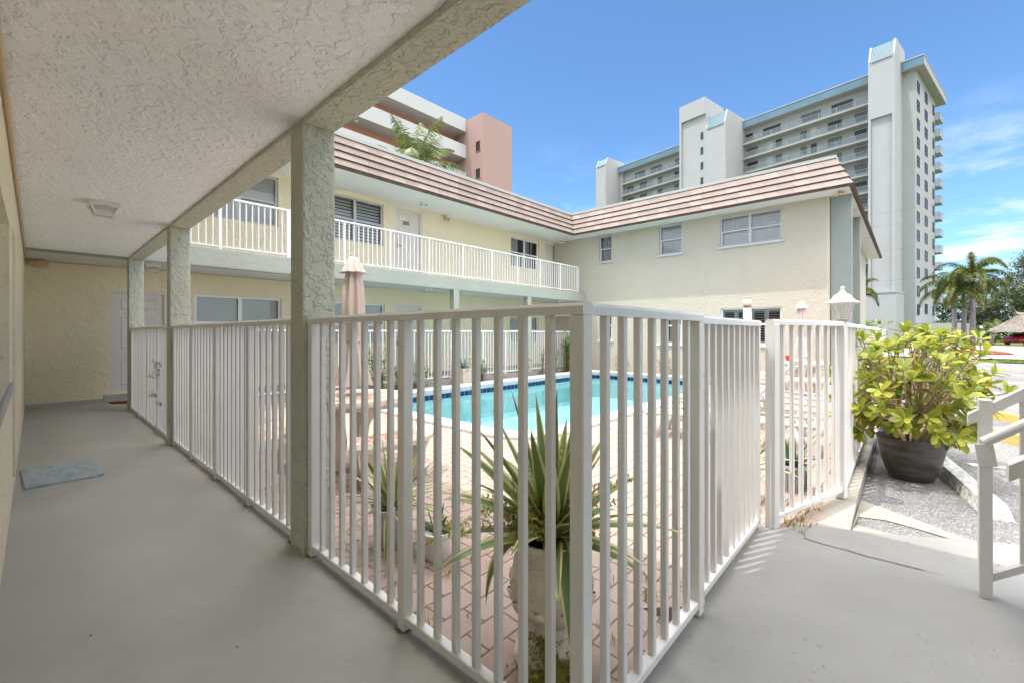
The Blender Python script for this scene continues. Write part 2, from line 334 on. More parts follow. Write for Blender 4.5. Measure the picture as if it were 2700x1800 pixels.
M['fern'] = leaf_mat('fern_leaflets', (0.16, 0.20, 0.03), (0.40, 0.37, 0.05), (0.42, 0.26, 0.05), 0.4)
M['palm'] = leaf_mat('palm_leaflets', (0.04, 0.075, 0.015), (0.15, 0.19, 0.045), (0.27, 0.24, 0.08), 0.3)
M['foxtail'] = leaf_mat('foxtail_leaflets', (0.05, 0.085, 0.02), (0.17, 0.20, 0.05), (0.33, 0.26, 0.08), 0.3)
M['casuarina'] = leaf_mat('feathery_tree_leaves', (0.05, 0.075, 0.035), (0.16, 0.18, 0.085), None, 0.3)
M['hedge'] = leaf_mat('dark_hedge_leaves', (0.025, 0.06, 0.015), (0.10, 0.16, 0.04), None, 0.3)
M['needle'] = leaf_mat('dark_needle_leaves', (0.025, 0.05, 0.02), (0.09, 0.13, 0.04), None, 0.2)
M['asoil'] = M['soil']
def agave_m(name, g1, g2, edge):
    b = NB(name); u = b.node('ShaderNodeSeparateXYZ'); b.l.new(b.uv(), u.inputs[0])
    d = b.math('ABSOLUTE', b.math('SUBTRACT', u.outputs[0], 0.5))
    n = b.noise(b.mapping(b.uv(), (22, 1.5, 1)), 1.0, 3)
    green = b.mix(n, g1, g2)
    col = b.mix(b.rng(d, 0.30, 0.36), green, edge) if edge else green
    b.base(col, 0.42, 0.4); return b.m
M['agave'] = agave_m('variegated_agave_leaf', (0.09, 0.15, 0.045), (0.20, 0.26, 0.085), (0.62, 0.57, 0.24))
M['agave_blue'] = agave_m('blue_agave_leaf', (0.18, 0.26, 0.23), (0.28, 0.36, 0.32), (0.40, 0.42, 0.25))
M['aloe'] = agave_m('green_aloe_leaf', (0.06, 0.13, 0.05), (0.12, 0.2, 0.07), None)
def concrete_cast():
    b = NB('pitted_cast_stone'); p = b.pos()
    v = b.noise(p, 9, 5, 0.65)
    col = b.mix(b.rng(v, 0.35, 0.7), (0.76, 0.68, 0.55), (0.60, 0.52, 0.42))
    n = b.noise(p, 75, 3, 0.6, 1.2); m = b.rng(b.noise(p, 7, 3), 0.40, 0.6)
    pit = b.math('MULTIPLY', b.rng(n, 0.60, 0.66), m)
    col = b.mix(pit, col, (0.10, 0.07, 0.05)); b.base(col, 0.9, 0.15)
    b.bump(b.math('SUBTRACT', b.math('MULTIPLY', v, 0.5), pit), 0.7, 0.008); return b.m
M['cast'] = concrete_cast()
def mosaic():
    b = NB('brown_and_cream_mosaic'); p = b.pos()
    vo = b.node('ShaderNodeTexVoronoi'); vo.inputs['Scale'].default_value = 13; b.l.new(p, vo.inputs[0])
    r = b.node('ShaderNodeSeparateXYZ'); b.l.new(vo.outputs['Color'], r.inputs[0])
    col = b.mix(b.rng(r.outputs[0], 0.4, 0.6), (0.44, 0.185, 0.11), (0.62, 0.46, 0.34))
    ve = b.node('ShaderNodeTexVoronoi', feature='DISTANCE_TO_EDGE'); ve.inputs['Scale'].default_value = 13; b.l.new(p, ve.inputs[0])
    col = b.mix(b.rng(ve.outputs['Distance'], 0.02, 0.06, 1, 0), col, (0.68, 0.6, 0.48)); b.base(col, 0.6, 0.3); return b.m
M['mosaic'] = mosaic()
def mat_m():
    b = NB('teal_patterned_mat'); p = b.pos()
    n = b.noise(b.mapping(p, (3.2, 1.5, 1)), 3.6, 4, 0.6, 0.8)
    b.base(b.mix(b.rng(n, 0.44, 0.52), (0.28, 0.375, 0.37), (0.40, 0.42, 0.435)), 0.95, 0.1); b.bump(b.noise(p, 160, 2), 0.5, 0.004); return b.m
M['mat'] = mat_m()
def potm():
    b = NB('brown_glazed_pot'); p = b.pos()
    n = b.noise(b.mapping(p, (2, 2, 16)), 2.2, 5, 0.65)
    col = b.mix(b.rng(n, 0.35, 0.7), (0.03, 0.025, 0.022), (0.11, 0.095, 0.083))
    b.base(col, 0.42, 0.5); b.bump(n, 0.25, 0.01); return b.m
M['pot'] = potm()

# ---------------------------------------------------------------- mesh building
class MB:
    """collects geometry (with per-face material slot and UV) for ONE mesh"""
    def __init__(s): s.v = []; s.f = []; s.mi = []; s.uv = []
    def add(s, verts, faces, mi=0, uvs=None):
        b0 = len(s.v); s.v += [tuple(x) for x in verts]
        for k, f in enumerate(faces):
            s.f.append([b0 + i for i in f]); s.mi.append(mi); s.uv.append(uvs[k] if uvs else None)
        return s
    def quad(s, a, b_, c, d, mi=0, uv=None): return s.add([a, b_, c, d], [(0, 1, 2, 3)], mi, [uv] if uv else None)
    def box(s, x0, x1, y0, y1, z0, z1, mi=0, mtx=None):
        v = [(x0, y0, z0), (x1, y0, z0), (x1, y1, z0), (x0, y1, z0), (x0, y0, z1), (x1, y0, z1), (x1, y1, z1), (x0, y1, z1)]
        if mtx: v = [mtx @ Vector(p) for p in v]
        return s.add(v, [(0, 3, 2, 1), (4, 5, 6, 7), (0, 1, 5, 4), (1, 2, 6, 5), (2, 3, 7, 6), (3, 0, 4, 7)], mi)
    def bbox(s, x0, x1, y0, y1, z0, z1, bev=0.003, mi=0, mtx=None, seg=1):
        bm = bmesh.new(); bmesh.ops.create_cube(bm, size=1)
        for v in bm.verts: v.co = Vector(((x0 + x1) / 2 + v.co.x * (x1 - x0), (y0 + y1) / 2 + v.co.y * (y1 - y0), (z0 + z1) / 2 + v.co.z * (z1 - z0)))
        bmesh.ops.bevel(bm, geom=bm.edges[:], offset=bev, segments=seg, affect='EDGES', profile=0.5)
        bm.verts.index_update()
        vs_ = [mtx @ v.co if mtx else v.co.copy() for v in bm.verts]
        s.add(vs_, [[v.index for v in f.verts] for f in bm.faces], mi); bm.free(); return s
    def ring_tube(s, rings, mi=0, cap=True, close=False):
        n = len(rings[0]); v = [p for r in rings for p in r]; f = []
        for i in range(len(rings) - 1):
            for j in range(n): f.append((i * n + j, i * n + (j + 1) % n, (i + 1) * n + (j + 1) % n, (i + 1) * n + j))
        if cap: f.append(tuple(range(n))[::-1]); f.append(tuple((len(rings) - 1) * n + j for j in range(n)))
        return s.add(v, f, mi)
    def tube(s, pts, r, n=8, mi=0, cap=True):
        pts = [Vector(p) for p in pts]; rs = r if isinstance(r, (list, tuple)) else [r] * len(pts); rings = []
        up = None
        for i, p in enumerate(pts):
            d = (pts[min(i + 1, len(pts) - 1)] - pts[max(i - 1, 0)]).normalized()
            if up is None: up = Vector((0, 0, 1)) if abs(d.z) < 0.9 else Vector((1, 0, 0))
            a = d.cross(up)
            if a.length < 1e-4: a = d.cross(Vector((0, 1, 0)))
            a.normalize(); b2 = a.cross(d).normalized(); up = b2
            rings.append([p + (a * math.cos(t) + b2 * math.sin(t)) * rs[i] for t in [2 * math.pi * k / n for k in range(n)]])
        return s.ring_tube(rings, mi, cap)
    def lathe(s, prof, n=24, c=(0, 0, 0), mi=0, cap=True, sx=1, sy=1, rotz=0):
        rings = [[(c[0] + r * sx * math.cos(2 * math.pi * k / n + rotz), c[1] + r * sy * math.sin(2 * math.pi * k / n + rotz), c[2] + z) for k in range(n)] for r, z in prof]
        return s.ring_tube(rings, mi, cap)
    def build(s, name, mats, parent=None, smooth=False, loc=None, angle=None):
        me = bpy.data.meshes.new(name); me.from_pydata(s.v, [], s.f)
        for m_ in (mats if isinstance(mats, (list, tuple)) else [mats]): me.materials.append(m_)
        me.polygons.foreach_set('material_index', s.mi)
        if any(s.uv):
            ul = me.uv_layers.new(name='UVMap'); k = 0
            for fi, f in enumerate(s.f):
                u = s.uv[fi]
                for j in range(len(f)):
                    if u: ul.data[k].uv = u[j]
                    k += 1
        me.update()
        if smooth: me.polygons.foreach_set('use_smooth', [True] * len(me.polygons))
        o = bpy.data.objects.new(name, me); C.link(o)
        if parent: o.parent = parent
        if loc: o.location = loc
        if smooth and angle: me.set_sharp_from_angle(angle=R(angle))
        return o

def tag(o, label=None, cat=None, group=None, kind=None):
    if label: o['label'] = label
    if cat: o['category'] = cat
    if group: o['group'] = group
    if kind: o['kind'] = kind
    return o
def thing(name, label, cat, loc=(0, 0, 0), rz=0, group=None):
    o = bpy.data.objects.new(name, None); C.link(o); o.location = loc; o.rotation_euler = (0, 0, rz); o.empty_display_size = 0.2
    return tag(o, label, cat, group)
def struct(name, mb, m, **k): return tag(mb.build(name, m, **k), kind='structure')
def copy_tree(o, parent=None):
    kids = list(o.children)
    c = o.copy(); C.link(c)
    if parent: c.parent = parent
    for k in kids: copy_tree(k, c)
    return c
def dup(root, loc=None, rz=None, label=None, group=None, scale=None):
    bpy.context.view_layer.update()
    c = copy_tree(root)
    if loc is not None: c.location = loc
    if rz is not None: c.rotation_euler = (0, 0, rz)
    if label: c['label'] = label
    if group: c['group'] = group
    if scale: c.scale = (scale,) * 3
    return c

# ---------------------------------------------------------------- ground, walks, pool
DZ = -0.12      # pool deck
PZ = -0.10      # parking lot
def sheet(name, pts, z, m):
    mb = MB(); mb.add([(x, y, z) for x, y in pts], [tuple(range(len(pts)))]); return struct(name, mb, m)
sheet('ground', [(-900, -900), (900, -900), (900, 900), (-900, 900)], -1.6, M['grass'])
sheet('lawn', [(13.7, -140), (260, -140), (260, 60), (60, 60), (60, 4), (13.7, 4)], PZ - 0.06, M['grass'])
sheet('parking_lot', [(3.0, -60), (28.5, -60), (28.5, 0.30), (3.0, 0.30)], PZ, M['asphalt'])
sheet('road', [(33.2, -90), (66, -90), (66, 40), (33.2, 40)], PZ + 0.004, M['roadc'])
mb = MB()
for x in (6.45, 8.95, 11.4, 14.0, 17.0, 20.1, 23.4, 26.4):
    d = Vector((0.30, -0.954, 0)); n_ = Vector((0.954, 0.30, 0)); a = Vector((x - 0.2, -0.42, PZ + 0.005)); e = a + d * 5.0
    mb.quad(a - n_ * 0.05, e - n_ * 0.05, e + n_ * 0.05, a + n_ * 0.05)
struct('parking_line', mb, M['stripe'])
# grey painted walkway slabs of the building
mb = MB()
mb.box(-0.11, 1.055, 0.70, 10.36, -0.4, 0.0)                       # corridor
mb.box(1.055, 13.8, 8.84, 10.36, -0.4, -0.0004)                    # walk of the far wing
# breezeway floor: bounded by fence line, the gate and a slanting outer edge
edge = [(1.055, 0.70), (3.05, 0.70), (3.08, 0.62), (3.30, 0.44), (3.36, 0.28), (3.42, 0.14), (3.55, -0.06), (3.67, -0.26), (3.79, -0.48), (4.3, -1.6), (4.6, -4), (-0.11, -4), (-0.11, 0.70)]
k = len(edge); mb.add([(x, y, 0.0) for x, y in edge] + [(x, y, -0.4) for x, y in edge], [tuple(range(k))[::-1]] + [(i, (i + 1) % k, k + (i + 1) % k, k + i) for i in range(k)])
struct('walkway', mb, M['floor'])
mb = MB()  # rounded lip along the slab under the fence
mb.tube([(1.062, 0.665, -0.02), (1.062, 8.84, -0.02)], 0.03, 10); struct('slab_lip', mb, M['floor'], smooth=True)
# concrete ledge under the parking fence and the painted patch running down to the asphalt
mb = MB()
mb.add([(3.30, 0.44, -0.012), (3.36, 0.275, -0.012), (4.2, 0.295, -0.016), (13.7, 0.36, -0.016), (13.7, 0.52, -0.016), (4.1, 0.44, -0.016),
        (3.36, 0.275, -0.3), (4.2, 0.295, -0.3), (13.7, 0.36, -0.3)], [(5, 4, 3, 2, 1, 0), (1, 2, 7, 6), (2, 3, 8, 7)])
struct('ledge', mb, M['patch'])
mb = MB()
A_ = [(3.36, 0.27), (3.42, 0.13), (3.56, -0.06), (3.68, -0.26), (3.80, -0.47), (4.0, -0.9)]
B_ = [(3.78, 0.28), (3.76, 0.10), (3.80, -0.10), (3.86, -0.28), (3.93, -0.48), (4.15, -0.92)]
for i in range(5):
    za, zb = -0.006, PZ - 0.002
    mb.quad((*A_[i], za), (*A_[i + 1], za), (*B_[i + 1], zb), (*B_[i], zb))
mb.quad((3.40, 0.272, -0.015), (3.95, 0.272, PZ + 0.006), (4.3, 0.288, PZ + 0.006), (3.42, 0.272, -0.014))
P1 = [(4.34, 0.285), (4.22, 0.12), (4.12, -0.05), (4.0, -0.20), (3.92, -0.36)]; P2 = [(3.92, 0.283), (3.98, 0.13), (3.95, -0.02), (3.90, -0.17), (3.86, -0.31)]
for i in range(4): mb.quad((*P2[i], PZ + 0.006), (*P2[i + 1], PZ + 0.006), (*P1[i + 1], PZ + 0.006), (*P1[i], PZ + 0.006))
struct('ramp', mb, M['patch'])
mb = MB()
cp = [(3.28, 0.46), (3.15, 0.478), (3.04, 0.46), (3.026, 0.36), (3.034, 0.27), (3.02, 0.18), (3.03, 0.06), (3.035, -0.05), (3.04, -0.12)]
for i in range(len(cp) - 1):
    a, e = Vector((*cp[i], 0.003)), Vector((*cp[i + 1], 0.003)); d = (e - a).normalized(); n_ = Vector((-d.y, d.x, 0)) * (0.0022 if i < 2 else 0.006 * (0.6 + 0.6 * rnd.random()) * (0.25 if i == 7 else 1))
    mb.quad(a - n_, e - n_ * 0.9, e + n_ * 0.9, a + n_)
struct('crack', mb, M['crackm'])

PX0, PX1, PY0, PY1 = 3.88, 13.2, 3.30, 8.36    # outer edge of the coping
def rrect(x0, x1, y0, y1, r, n=6):
    p = []
    for cx0, cy0, a0 in ((x1 - r, y1 - r, 0), (x0 + r, y1 - r, 90), (x0 + r, y0 + r, 180), (x1 - r, y0 + r, 270)):
        for k in range(n + 1):
            a = R(a0 + 90 * k / n); p.append((cx0 + r * math.cos(a), cy0 + r * math.sin(a)))
    return p
def loops(mb, prof, mi=0, uvw=None):
    """prof: list of (inset, z); sweeps rings of the pool outline"""
    rings = [[(x, y, z) for x, y in rrect(PX0 + i, PX1 - i, PY0 + i, PY1 - i, max(0.75 - i, 0.05))] for i, z in prof]
    n = len(rings[0])
    for a, c in zip(rings, rings[1:]):
        acc = 0
        for j in range(n):
            k2 = (j + 1) % n; d = math.dist(a[j], a[k2]); h = math.dist(a[j], c[j])
            mb.quad(a[j], a[k2], c[k2], c[j], mi, [(acc, 0), (acc + d, 0), (acc + d, h), (acc, h)]); acc += d
    return rings
out_ring = [(x, y, DZ) for x, y in rrect(PX0, PX1, PY0, PY1, 0.75)]
mb = MB()  # deck as a sheet with a hole for the pool
outer = [(13.8, 8.84), (1.05, 8.84), (1.05, 0.69), (3.05, 0.69), (4.05, 0.36), (13.8, 0.45)]
bm = bmesh.new()
ov = [bm.verts.new((x, y, DZ)) for x, y in outer]; iv = [bm.verts.new(p) for p in out_ring]
es = [bm.edges.new((ov[i], ov[(i + 1) % len(ov)])) for i in range(len(ov))] + [bm.edges.new((iv[i], iv[(i + 1) % len(iv)])) for i in range(len(iv))]
bmesh.ops.triangle_fill(bm, use_beauty=True, use_dissolve=False, edges=es)
bm.verts.index_update(); mb.add([v.co.copy() for v in bm.verts], [[v.index for v in f.verts] for f in bm.faces]); bm.free()
struct('pool_deck', mb, M['pavers'])
mb = MB(); mb.add([(3.05, 0.70, -0.004), (3.08, 0.62, -0.004), (3.31, 0.45, -0.013), (4.08, 0.37, -0.02), (4.0, 0.8, DZ + .004), (3.05, 0.95, DZ + .004)], [(0, 1, 2, 3, 4, 5)])
mb.add([(1.97, 0.70, -0.004), (3.05, 0.70, -0.004), (3.05, 0.95, DZ + .003), (1.97, 0.95, DZ + .003)], [(0, 1, 2, 3)]); mb.add([(1.97, 0.70, -0.004), (1.97, 0.95, DZ + .003), (1.97, 0.70, DZ + .001)], [(0, 1, 2)]); struct('deck_ramp', mb, M['pavers'])
mb = MB(); loops(mb, [(0, DZ - 0.01), (0.0, DZ + 0.035), (0.02, DZ + 0.055), (0.25, DZ + 0.06), (0.29, DZ + 0.05), (0.305, DZ + 0.02), (0.30, DZ - 0.02), (0.285, DZ - 0.085), (0.262, DZ - 0.09)]); struct('pool_coping', mb, M['coping'], smooth=True)
mb = MB(); loops(mb, [(0.275, DZ - 0.08), (0.275, DZ - 0.20)]); struct('pool_tile_band', mb, M['pool_tile'])
mb = MB(); rg = loops(mb, [(0.274, DZ - 0.19), (0.28, -0.95), (0.45, -1.05), (1.6, -1.25)]); mb.add(rg[-1], [tuple(range(len(rg[-1])))]); struct('pool_basin', mb, M['plaster'])
mb = MB(); ring = [(x, y, DZ - 0.155) for x, y in rrect(PX0 + 0.27, PX1 - 0.27, PY0 + 0.27, PY1 - 0.27, 0.48)]; mb.add(ring, [tuple(range(len(ring)))]); struct('pool_water', mb, M['water'])

# ---------------------------------------------------------------- the apartment building (three joined wings)
bld = thing('apartment_building', 'cream two-storey building round the pool with pinkish tiled mansard roof and mint columns', 'building')
YW = 10.36; XR = 13.8; XL = -0.11; Z2 = 2.66; ZS = 4.72
def local(o, rz): return Matrix.Translation(Vector(o)) @ Matrix.Rotation(rz, 4, 'Z')
def wall(mb, mtx, U0, U1, V0, V1, holes, depth=0.10):
    """front face in the local plane y=0 (inward = +y) with openings (u0,u1,v0,v1) and reveals"""
    us = sorted({U0, U1, *[h[0] for h in holes], *[h[1] for h in holes]}); vs2 = sorted({V0, V1, *[h[2] for h in holes], *[h[3] for h in holes]})
    for i in range(len(us) - 1):
        for j in range(len(vs2) - 1):
            cu, cv = (us[i] + us[i + 1]) / 2, (vs2[j] + vs2[j + 1]) / 2
            if any(h[0] < cu < h[1] and h[2] < cv < h[3] for h in holes): continue
            mb.quad(*[mtx @ Vector(p) for p in ((us[i], 0, vs2[j]), (us[i + 1], 0, vs2[j]), (us[i + 1], 0, vs2[j + 1]), (us[i], 0, vs2[j + 1]))])
    for a, c, d, e in holes:
        for p, q in (((a, d), (a, e)), ((a, e), (c, e)), ((c, e), (c, d)), ((c, d), (a, d))):
            mb.quad(*[mtx @ Vector(x) for x in ((p[0], 0, p[1]), (p[0], depth, p[1]), (q[0], depth, q[1]), (q[0], 0, q[1]))])
I0 = local((0, YW, 0), 0); IR = local((XR, 0, 0), R(-90)); IL = local((XL, 0, 0), R(90))

def window(mtx, a, c, d, e, style, cols=2, hung=0.5, fm='frame', sill=False, dep=0.05):
    """window unit in the opening (a..c, d..e); frame mesh is the part, panes and blinds its children"""
    mb = MB(); f = 0.045; y0, y1 = dep, dep + 0.05
    mb.box(a, a + f, y0, y1, d, e, 0, mtx); mb.box(c - f, c, y0, y1, d, e, 0, mtx)
    mb.box(a + f, c - f, y0, y1, d, d + f, 0, mtx); mb.box(a + f, c - f, y0, y1, e - f, e, 0, mtx)
    cw = (c - a) / cols
    for i in range(1, cols): mb.box(a + cw * i - 0.035, a + cw * i + 0.035, y0 - 0.004, y1 + 0.003, d + f, e - f, 0, mtx)
    if hung:
        zm = d + (e - d) * hung
        for i in range(cols):
            l = a + cw * i + (f if i == 0 else 0.035); r = a + cw * (i + 1) - (f if i == cols - 1 else 0.035)
            mb.box(l, r, y0 + 0.004, y1 + 0.001, zm - 0.022, zm + 0.022, 0, mtx)
            mb.box(l, l + 0.02, y0 + 0.012, y1 - .002, d + f, zm - 0.022, 0, mtx); mb.box(r - 0.02, r, y0 + 0.012, y1 - .002, d + f, zm - 0.022, 0, mtx)
    if sill: mb.box(a - 0.06, c + 0.06, -0.045, y0 - 0.002, d - 0.055, d - 0.003, 0, mtx)
    w_ = mb.build('window', M[fm], bld)
    g = MB(); g.quad(*[mtx @ Vector(p) for p in ((a + f, y1 - 0.015, d + f), (c - f, y1 - 0.015, d + f), (c - f, y1 - 0.015, e - f), (a + f, y1 - 0.015, e - f))]); g.build('pane', M['glass'], w_)
    bk = MB(); yb = y1 + 0.22
    bk.quad(*[mtx @ Vector(p) for p in ((a - .1, yb, d - .1), (c + .1, yb, d - .1), (c + .1, yb, e + .1), (a - .1, yb, e + .1))])
    for p, q in (((a - .1, d - .1), (a - .1, e + .1)), ((c + .1, e + .1), (c + .1, d - .1)), ((a - .1, e + .1), (c + .1, e + .1)), ((c + .1, d - .1), (a - .1, d - .1))):
        bk.quad(*[mtx @ Vector(x) for x in ((p[0], yb, p[1]), (p[0], y1 + .01, p[1]), (q[0], y1 + .01, q[1]), (q[0], yb, q[1]))])
    bk.build('room_backing', M['dark'], w_)
    yb = y1 + 0.035
    for i in range(cols):
        l = a + cw * i + 0.03; r = a + cw * (i + 1) - 0.03; s_ = MB()
        if style == 'shade':
            n_ = 26
            for q in range(n_):
                z0 = d + (e - d) * q / n_; z1 = d + (e - d) * (q + 1) / n_; s_.box(l, r, yb, yb + 0.004, z0 + 0.001, z1 - 0.0012, 0, mtx @ Matrix.Translation((0, 0.0012 * (q % 2), 0)))
            s_.build('blind', M['blind'], w_)
        elif style == 'slats':
            n_ = int((e - d) / 0.075)
            for q in range(n_):
                zc_ = d + 0.05 + (e - d - 0.08) * q / (n_ - 1)
                s_.box(-(r - l) / 2, (r - l) / 2, -0.035, 0.035, -0.003, 0.003, 0, mtx @ Matrix.Translation(((l + r) / 2, yb + 0.03, zc_)) @ Matrix.Rotation(R(60), 4, 'X'))
            s_.build('louvre', M['blind'], w_)
        elif style == 'shutter':
            for (p, q) in ((l, (l + r) / 2 - 0.004), ((l + r) / 2 + 0.004, r)):
                s_.box(p, p + 0.05, yb, yb + 0.025, d, e, 0, mtx); s_.box(q - 0.05, q, yb, yb + 0.025, d, e, 0, mtx); s_.box(p + 0.05, q - 0.05, yb, yb + 0.025, e - 0.11, e, 0, mtx); s_.box(p + 0.05, q - 0.05, yb, yb + 0.025, d, d + 0.1, 0, mtx)
                n_ = max(3, int((e - d - 0.25) / 0.062))
                for k3 in range(n_):
                    zc_ = d + 0.13 + (e - d - 0.27) * k3 / (n_ - 1)
                    s_.box(-(q - p - 0.1) / 2, (q - p - 0.1) / 2, -0.032, 0.032, -0.004, 0.004, 0, mtx @ Matrix.Translation(((p + q) / 2, yb + 0.012, zc_)) @ Matrix.Rotation(R(sty_ang), 4, 'X'))
            s_.build('shutter', M['blind'], w_)
        elif style == 'curtain':
            rng_ = [(l, r)] if cols == 1 else ([(l, l + (r - l) * 0.7)] if i == 0 else [(l + (r - l) * .18, l + (r - l) * 0.48), (l + (r - l) * .62, l + (r - l) * .74)])
            for (p, q) in rng_:
                n_ = 28
                for k3 in range(n_):
                    x0 = p + (q - p) * k3 / n_; x1 = p + (q - p) * (k3 + 1) / n_; f0 = 0.018 * math.sin(k3 * 1.25); f1 = 0.018 * math.sin((k3 + 1) * 1.25)
                    s_.quad(*[mtx @ Vector(v) for v in ((x0, yb + 0.03 + f0, d), (x1, yb + 0.03 + f1, d), (x1, yb + 0.03 + f1, e), (x0, yb + 0.03 + f0, e))])
            s_.build('curtain', M['curtain'], w_)
    return w_
sty_ang = 62
def door(mtx, a, c, d, e, label=None, number=None, handle='l', six=True):
    mb = MB(); f = 0.055
    mb.box(a, a + f, 0.02, 0.09, d, e, 0, mtx); mb.box(c - f, c, 0.02, 0.09, d, e, 0, mtx); mb.box(a + f, c - f, 0.02, 0.09, e - f, e, 0, mtx)
    a2, c2, e2 = a + f, c - f, e - f
    mb.box(a2, c2, 0.075, 0.115, d + 0.012, e2, 0, mtx)
    if six:
        w2 = c2 - a2; H = e2 - d
        for (z0, z1) in ((0.08, 0.34), (0.45, 0.77), (0.84, 0.95)):
            for (x0, x1) in ((0.13, 0.455), (0.545, 0.87)):
                X0, X1, Z0, Z1 = a2 + w2 * x0, a2 + w2 * x1, d + H * z0, d + H * z1; t = 0.018; y = 0.075
                fr = [(X0, Z0), (X1, Z0), (X1, Z1), (X0, Z1)]; ri = [(X0 + t, Z0 + t), (X1 - t, Z0 + t), (X1 - t, Z1 - t), (X0 + t, Z1 - t)]; r2 = [(X0 + 2.6 * t, Z0 + 2.6 * t), (X1 - 2.6 * t, Z0 + 2.6 * t), (X1 - 2.6 * t, Z1 - 2.6 * t), (X0 + 2.6 * t, Z1 - 2.6 * t)]
                L3 = [[mtx @ Vector((x, yy, z)) for x, z in q] for q, yy in ((fr, y - 0.001), (ri, y - 0.013), (r2, y - 0.003))]
                v = [p for q in L3 for p in q]
                mb.add(v, [(i, (i + 1) % 4, 4 + (i + 1) % 4, 4 + i) for i in range(4)] + [(4 + i, 4 + (i + 1) % 4, 8 + (i + 1) % 4, 8 + i) for i in range(4)] + [(8, 9, 10, 11)])
    o = mb.build('door', M['door'], bld)
    if label: o['label'] = label
    h = MB(); hx = a2 + 0.06 if handle == 'l' else c2 - 0.06; hz = d + 0.95
    h.bbox(hx - 0.02, hx + 0.02, 0.06, 0.074, hz - 0.08, hz + 0.08, 0.004, 0, mtx); h.tube([mtx @ Vector((hx, 0.075, hz)), mtx @ Vector((hx, 0.03, hz)), mtx @ Vector((hx + (0.09 if handle == 'l' else -0.09), 0.03, hz - 0.005))], 0.009, 8)
    h.lathe([(0.022, 0), (0.022, 0.02)], 12); h.v[-24:] = [tuple(mtx @ Vector((hx + p[0], 0.07 - p[2], hz + 0.14 + p[1]))) for p in h.v[-24:]]
    h.build('handle', M['black_metal'], o)
    if number:
        cu = bpy.data.curves.new('number_' + 'plate', 'FONT'); cu.body = number; cu.size = 0.155; cu.extrude = 0.004; cu.align_x = 'CENTER'
        cu.materials.append(M['black_metal']); t0 = bpy.data.objects.new('door_number_text', cu); C.link(t0); bpy.context.view_layer.update(); me = bpy.data.meshes.new_from_object(t0.evaluated_get(bpy.context.evaluated_depsgraph_get())); bpy.data.objects.remove(t0); me.materials.clear(); me.materials.append(M['black_metal']); t = bpy.data.objects.new('door_number', me); C.link(t); t.parent = o
        t.matrix_world = mtx @ Matrix.Translation(((a2 + c2) / 2 - 0.06, 0.062, d + (e2 - d) * 0.80)) @ Matrix.Rotation(R(90), 4, 'X')
    return o

# far wing wall
FH = [(2.11, 3.71, 0.92, 1.96, 'shade'), (4.89, 6.30, 0.90, 1.97, 'shade'), (11.22, 12.82, 0.84, 1.80, 'shutter'),
      (2.10, 3.65, 3.54, 4.63, 'curt1'), (4.70, 6.26, 3.50, 4.61, 'slats'), (11.27, 12.83, 3.53, 4.60, 'curtain')]
FD = [(0.89, 1.70, 0.0, 1.96), (6.63, 7.50, 0.0, 1.97), (6.63, 7.50, Z2, 4.655), (13.23, 14.05, Z2, 4.65), (13.2, 13.79, 0.0, 1.96)]
mb = MB(); wall(mb, I0, XL, 16.2, -0.05, ZS + 0.2, [h[:4] for h in FH] + FD[:4], 0.11); mb.build('wall', M['cream'], bld)
window(I0, *FH[0][:4], 'shade', 2, 0.47); window(I0, *FH[1][:4], 'shade', 2, 0.47); window(I0, *FH[2][:4], 'shutter', 2, 0.47)
window(I0, *FH[3][:4], 'shade', 2, 0.48, 'alu'); window(I0, *FH[4][:4], 'slats', 2, 0.5, 'alu'); window(I0, *FH[5][:4], 'curtain', 2, 0.5)
door(I0, FD[0][0], FD[0][1], 0.13, FD[0][3], 'pale grey six-panel door at the end of the corridor', handle='r')
door(I0, *FD[1]); door(I0, *FD[2], 'grey door numbered 205 on the upper gallery', '205'); door(I0, *FD[3])
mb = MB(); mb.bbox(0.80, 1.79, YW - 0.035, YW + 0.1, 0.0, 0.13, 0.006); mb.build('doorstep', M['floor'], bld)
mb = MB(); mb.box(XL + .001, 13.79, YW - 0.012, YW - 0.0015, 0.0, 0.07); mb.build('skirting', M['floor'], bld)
# right wing
RH = [(-8.34, -7.82, 3.75, 4.67), (-6.09, -5.34, 3.73, 4.68), (-4.21, -2.61, 3.75, 4.63), (-8.34, -7.82, 0.95, 1.90), (-6.10, -5.35, 0.86, 1.90), (-4.19, -2.61, 0.87, 1.92)]
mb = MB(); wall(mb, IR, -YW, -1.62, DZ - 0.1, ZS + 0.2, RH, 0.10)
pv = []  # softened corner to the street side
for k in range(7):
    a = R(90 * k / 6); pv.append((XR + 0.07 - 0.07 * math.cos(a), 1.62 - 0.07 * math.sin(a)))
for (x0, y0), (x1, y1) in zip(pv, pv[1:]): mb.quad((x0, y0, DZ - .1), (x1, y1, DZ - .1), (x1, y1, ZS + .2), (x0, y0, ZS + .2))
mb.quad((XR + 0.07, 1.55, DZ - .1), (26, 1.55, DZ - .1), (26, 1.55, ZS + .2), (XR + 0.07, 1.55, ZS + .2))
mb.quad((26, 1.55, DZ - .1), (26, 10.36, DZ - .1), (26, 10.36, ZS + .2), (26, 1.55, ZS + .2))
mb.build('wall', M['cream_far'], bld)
window(IR, *RH[0], 'curtain', 1, 0.5, 'alu', True); sty_ang = 80
window(IR, *RH[1], 'shutter', 1, 0.5, 'alu', True); window(IR, *RH[2], 'shutter', 2, 0.5, 'alu', True); sty_ang = 10
window(IR, *RH[3], 'shutter', 1, 0.55, 'frame', True); window(IR, *RH[4], 'shutter', 1, 0.55, 'frame', True); window(IR, *RH[5], 'shutter', 2, 0.55, 'frame', True)
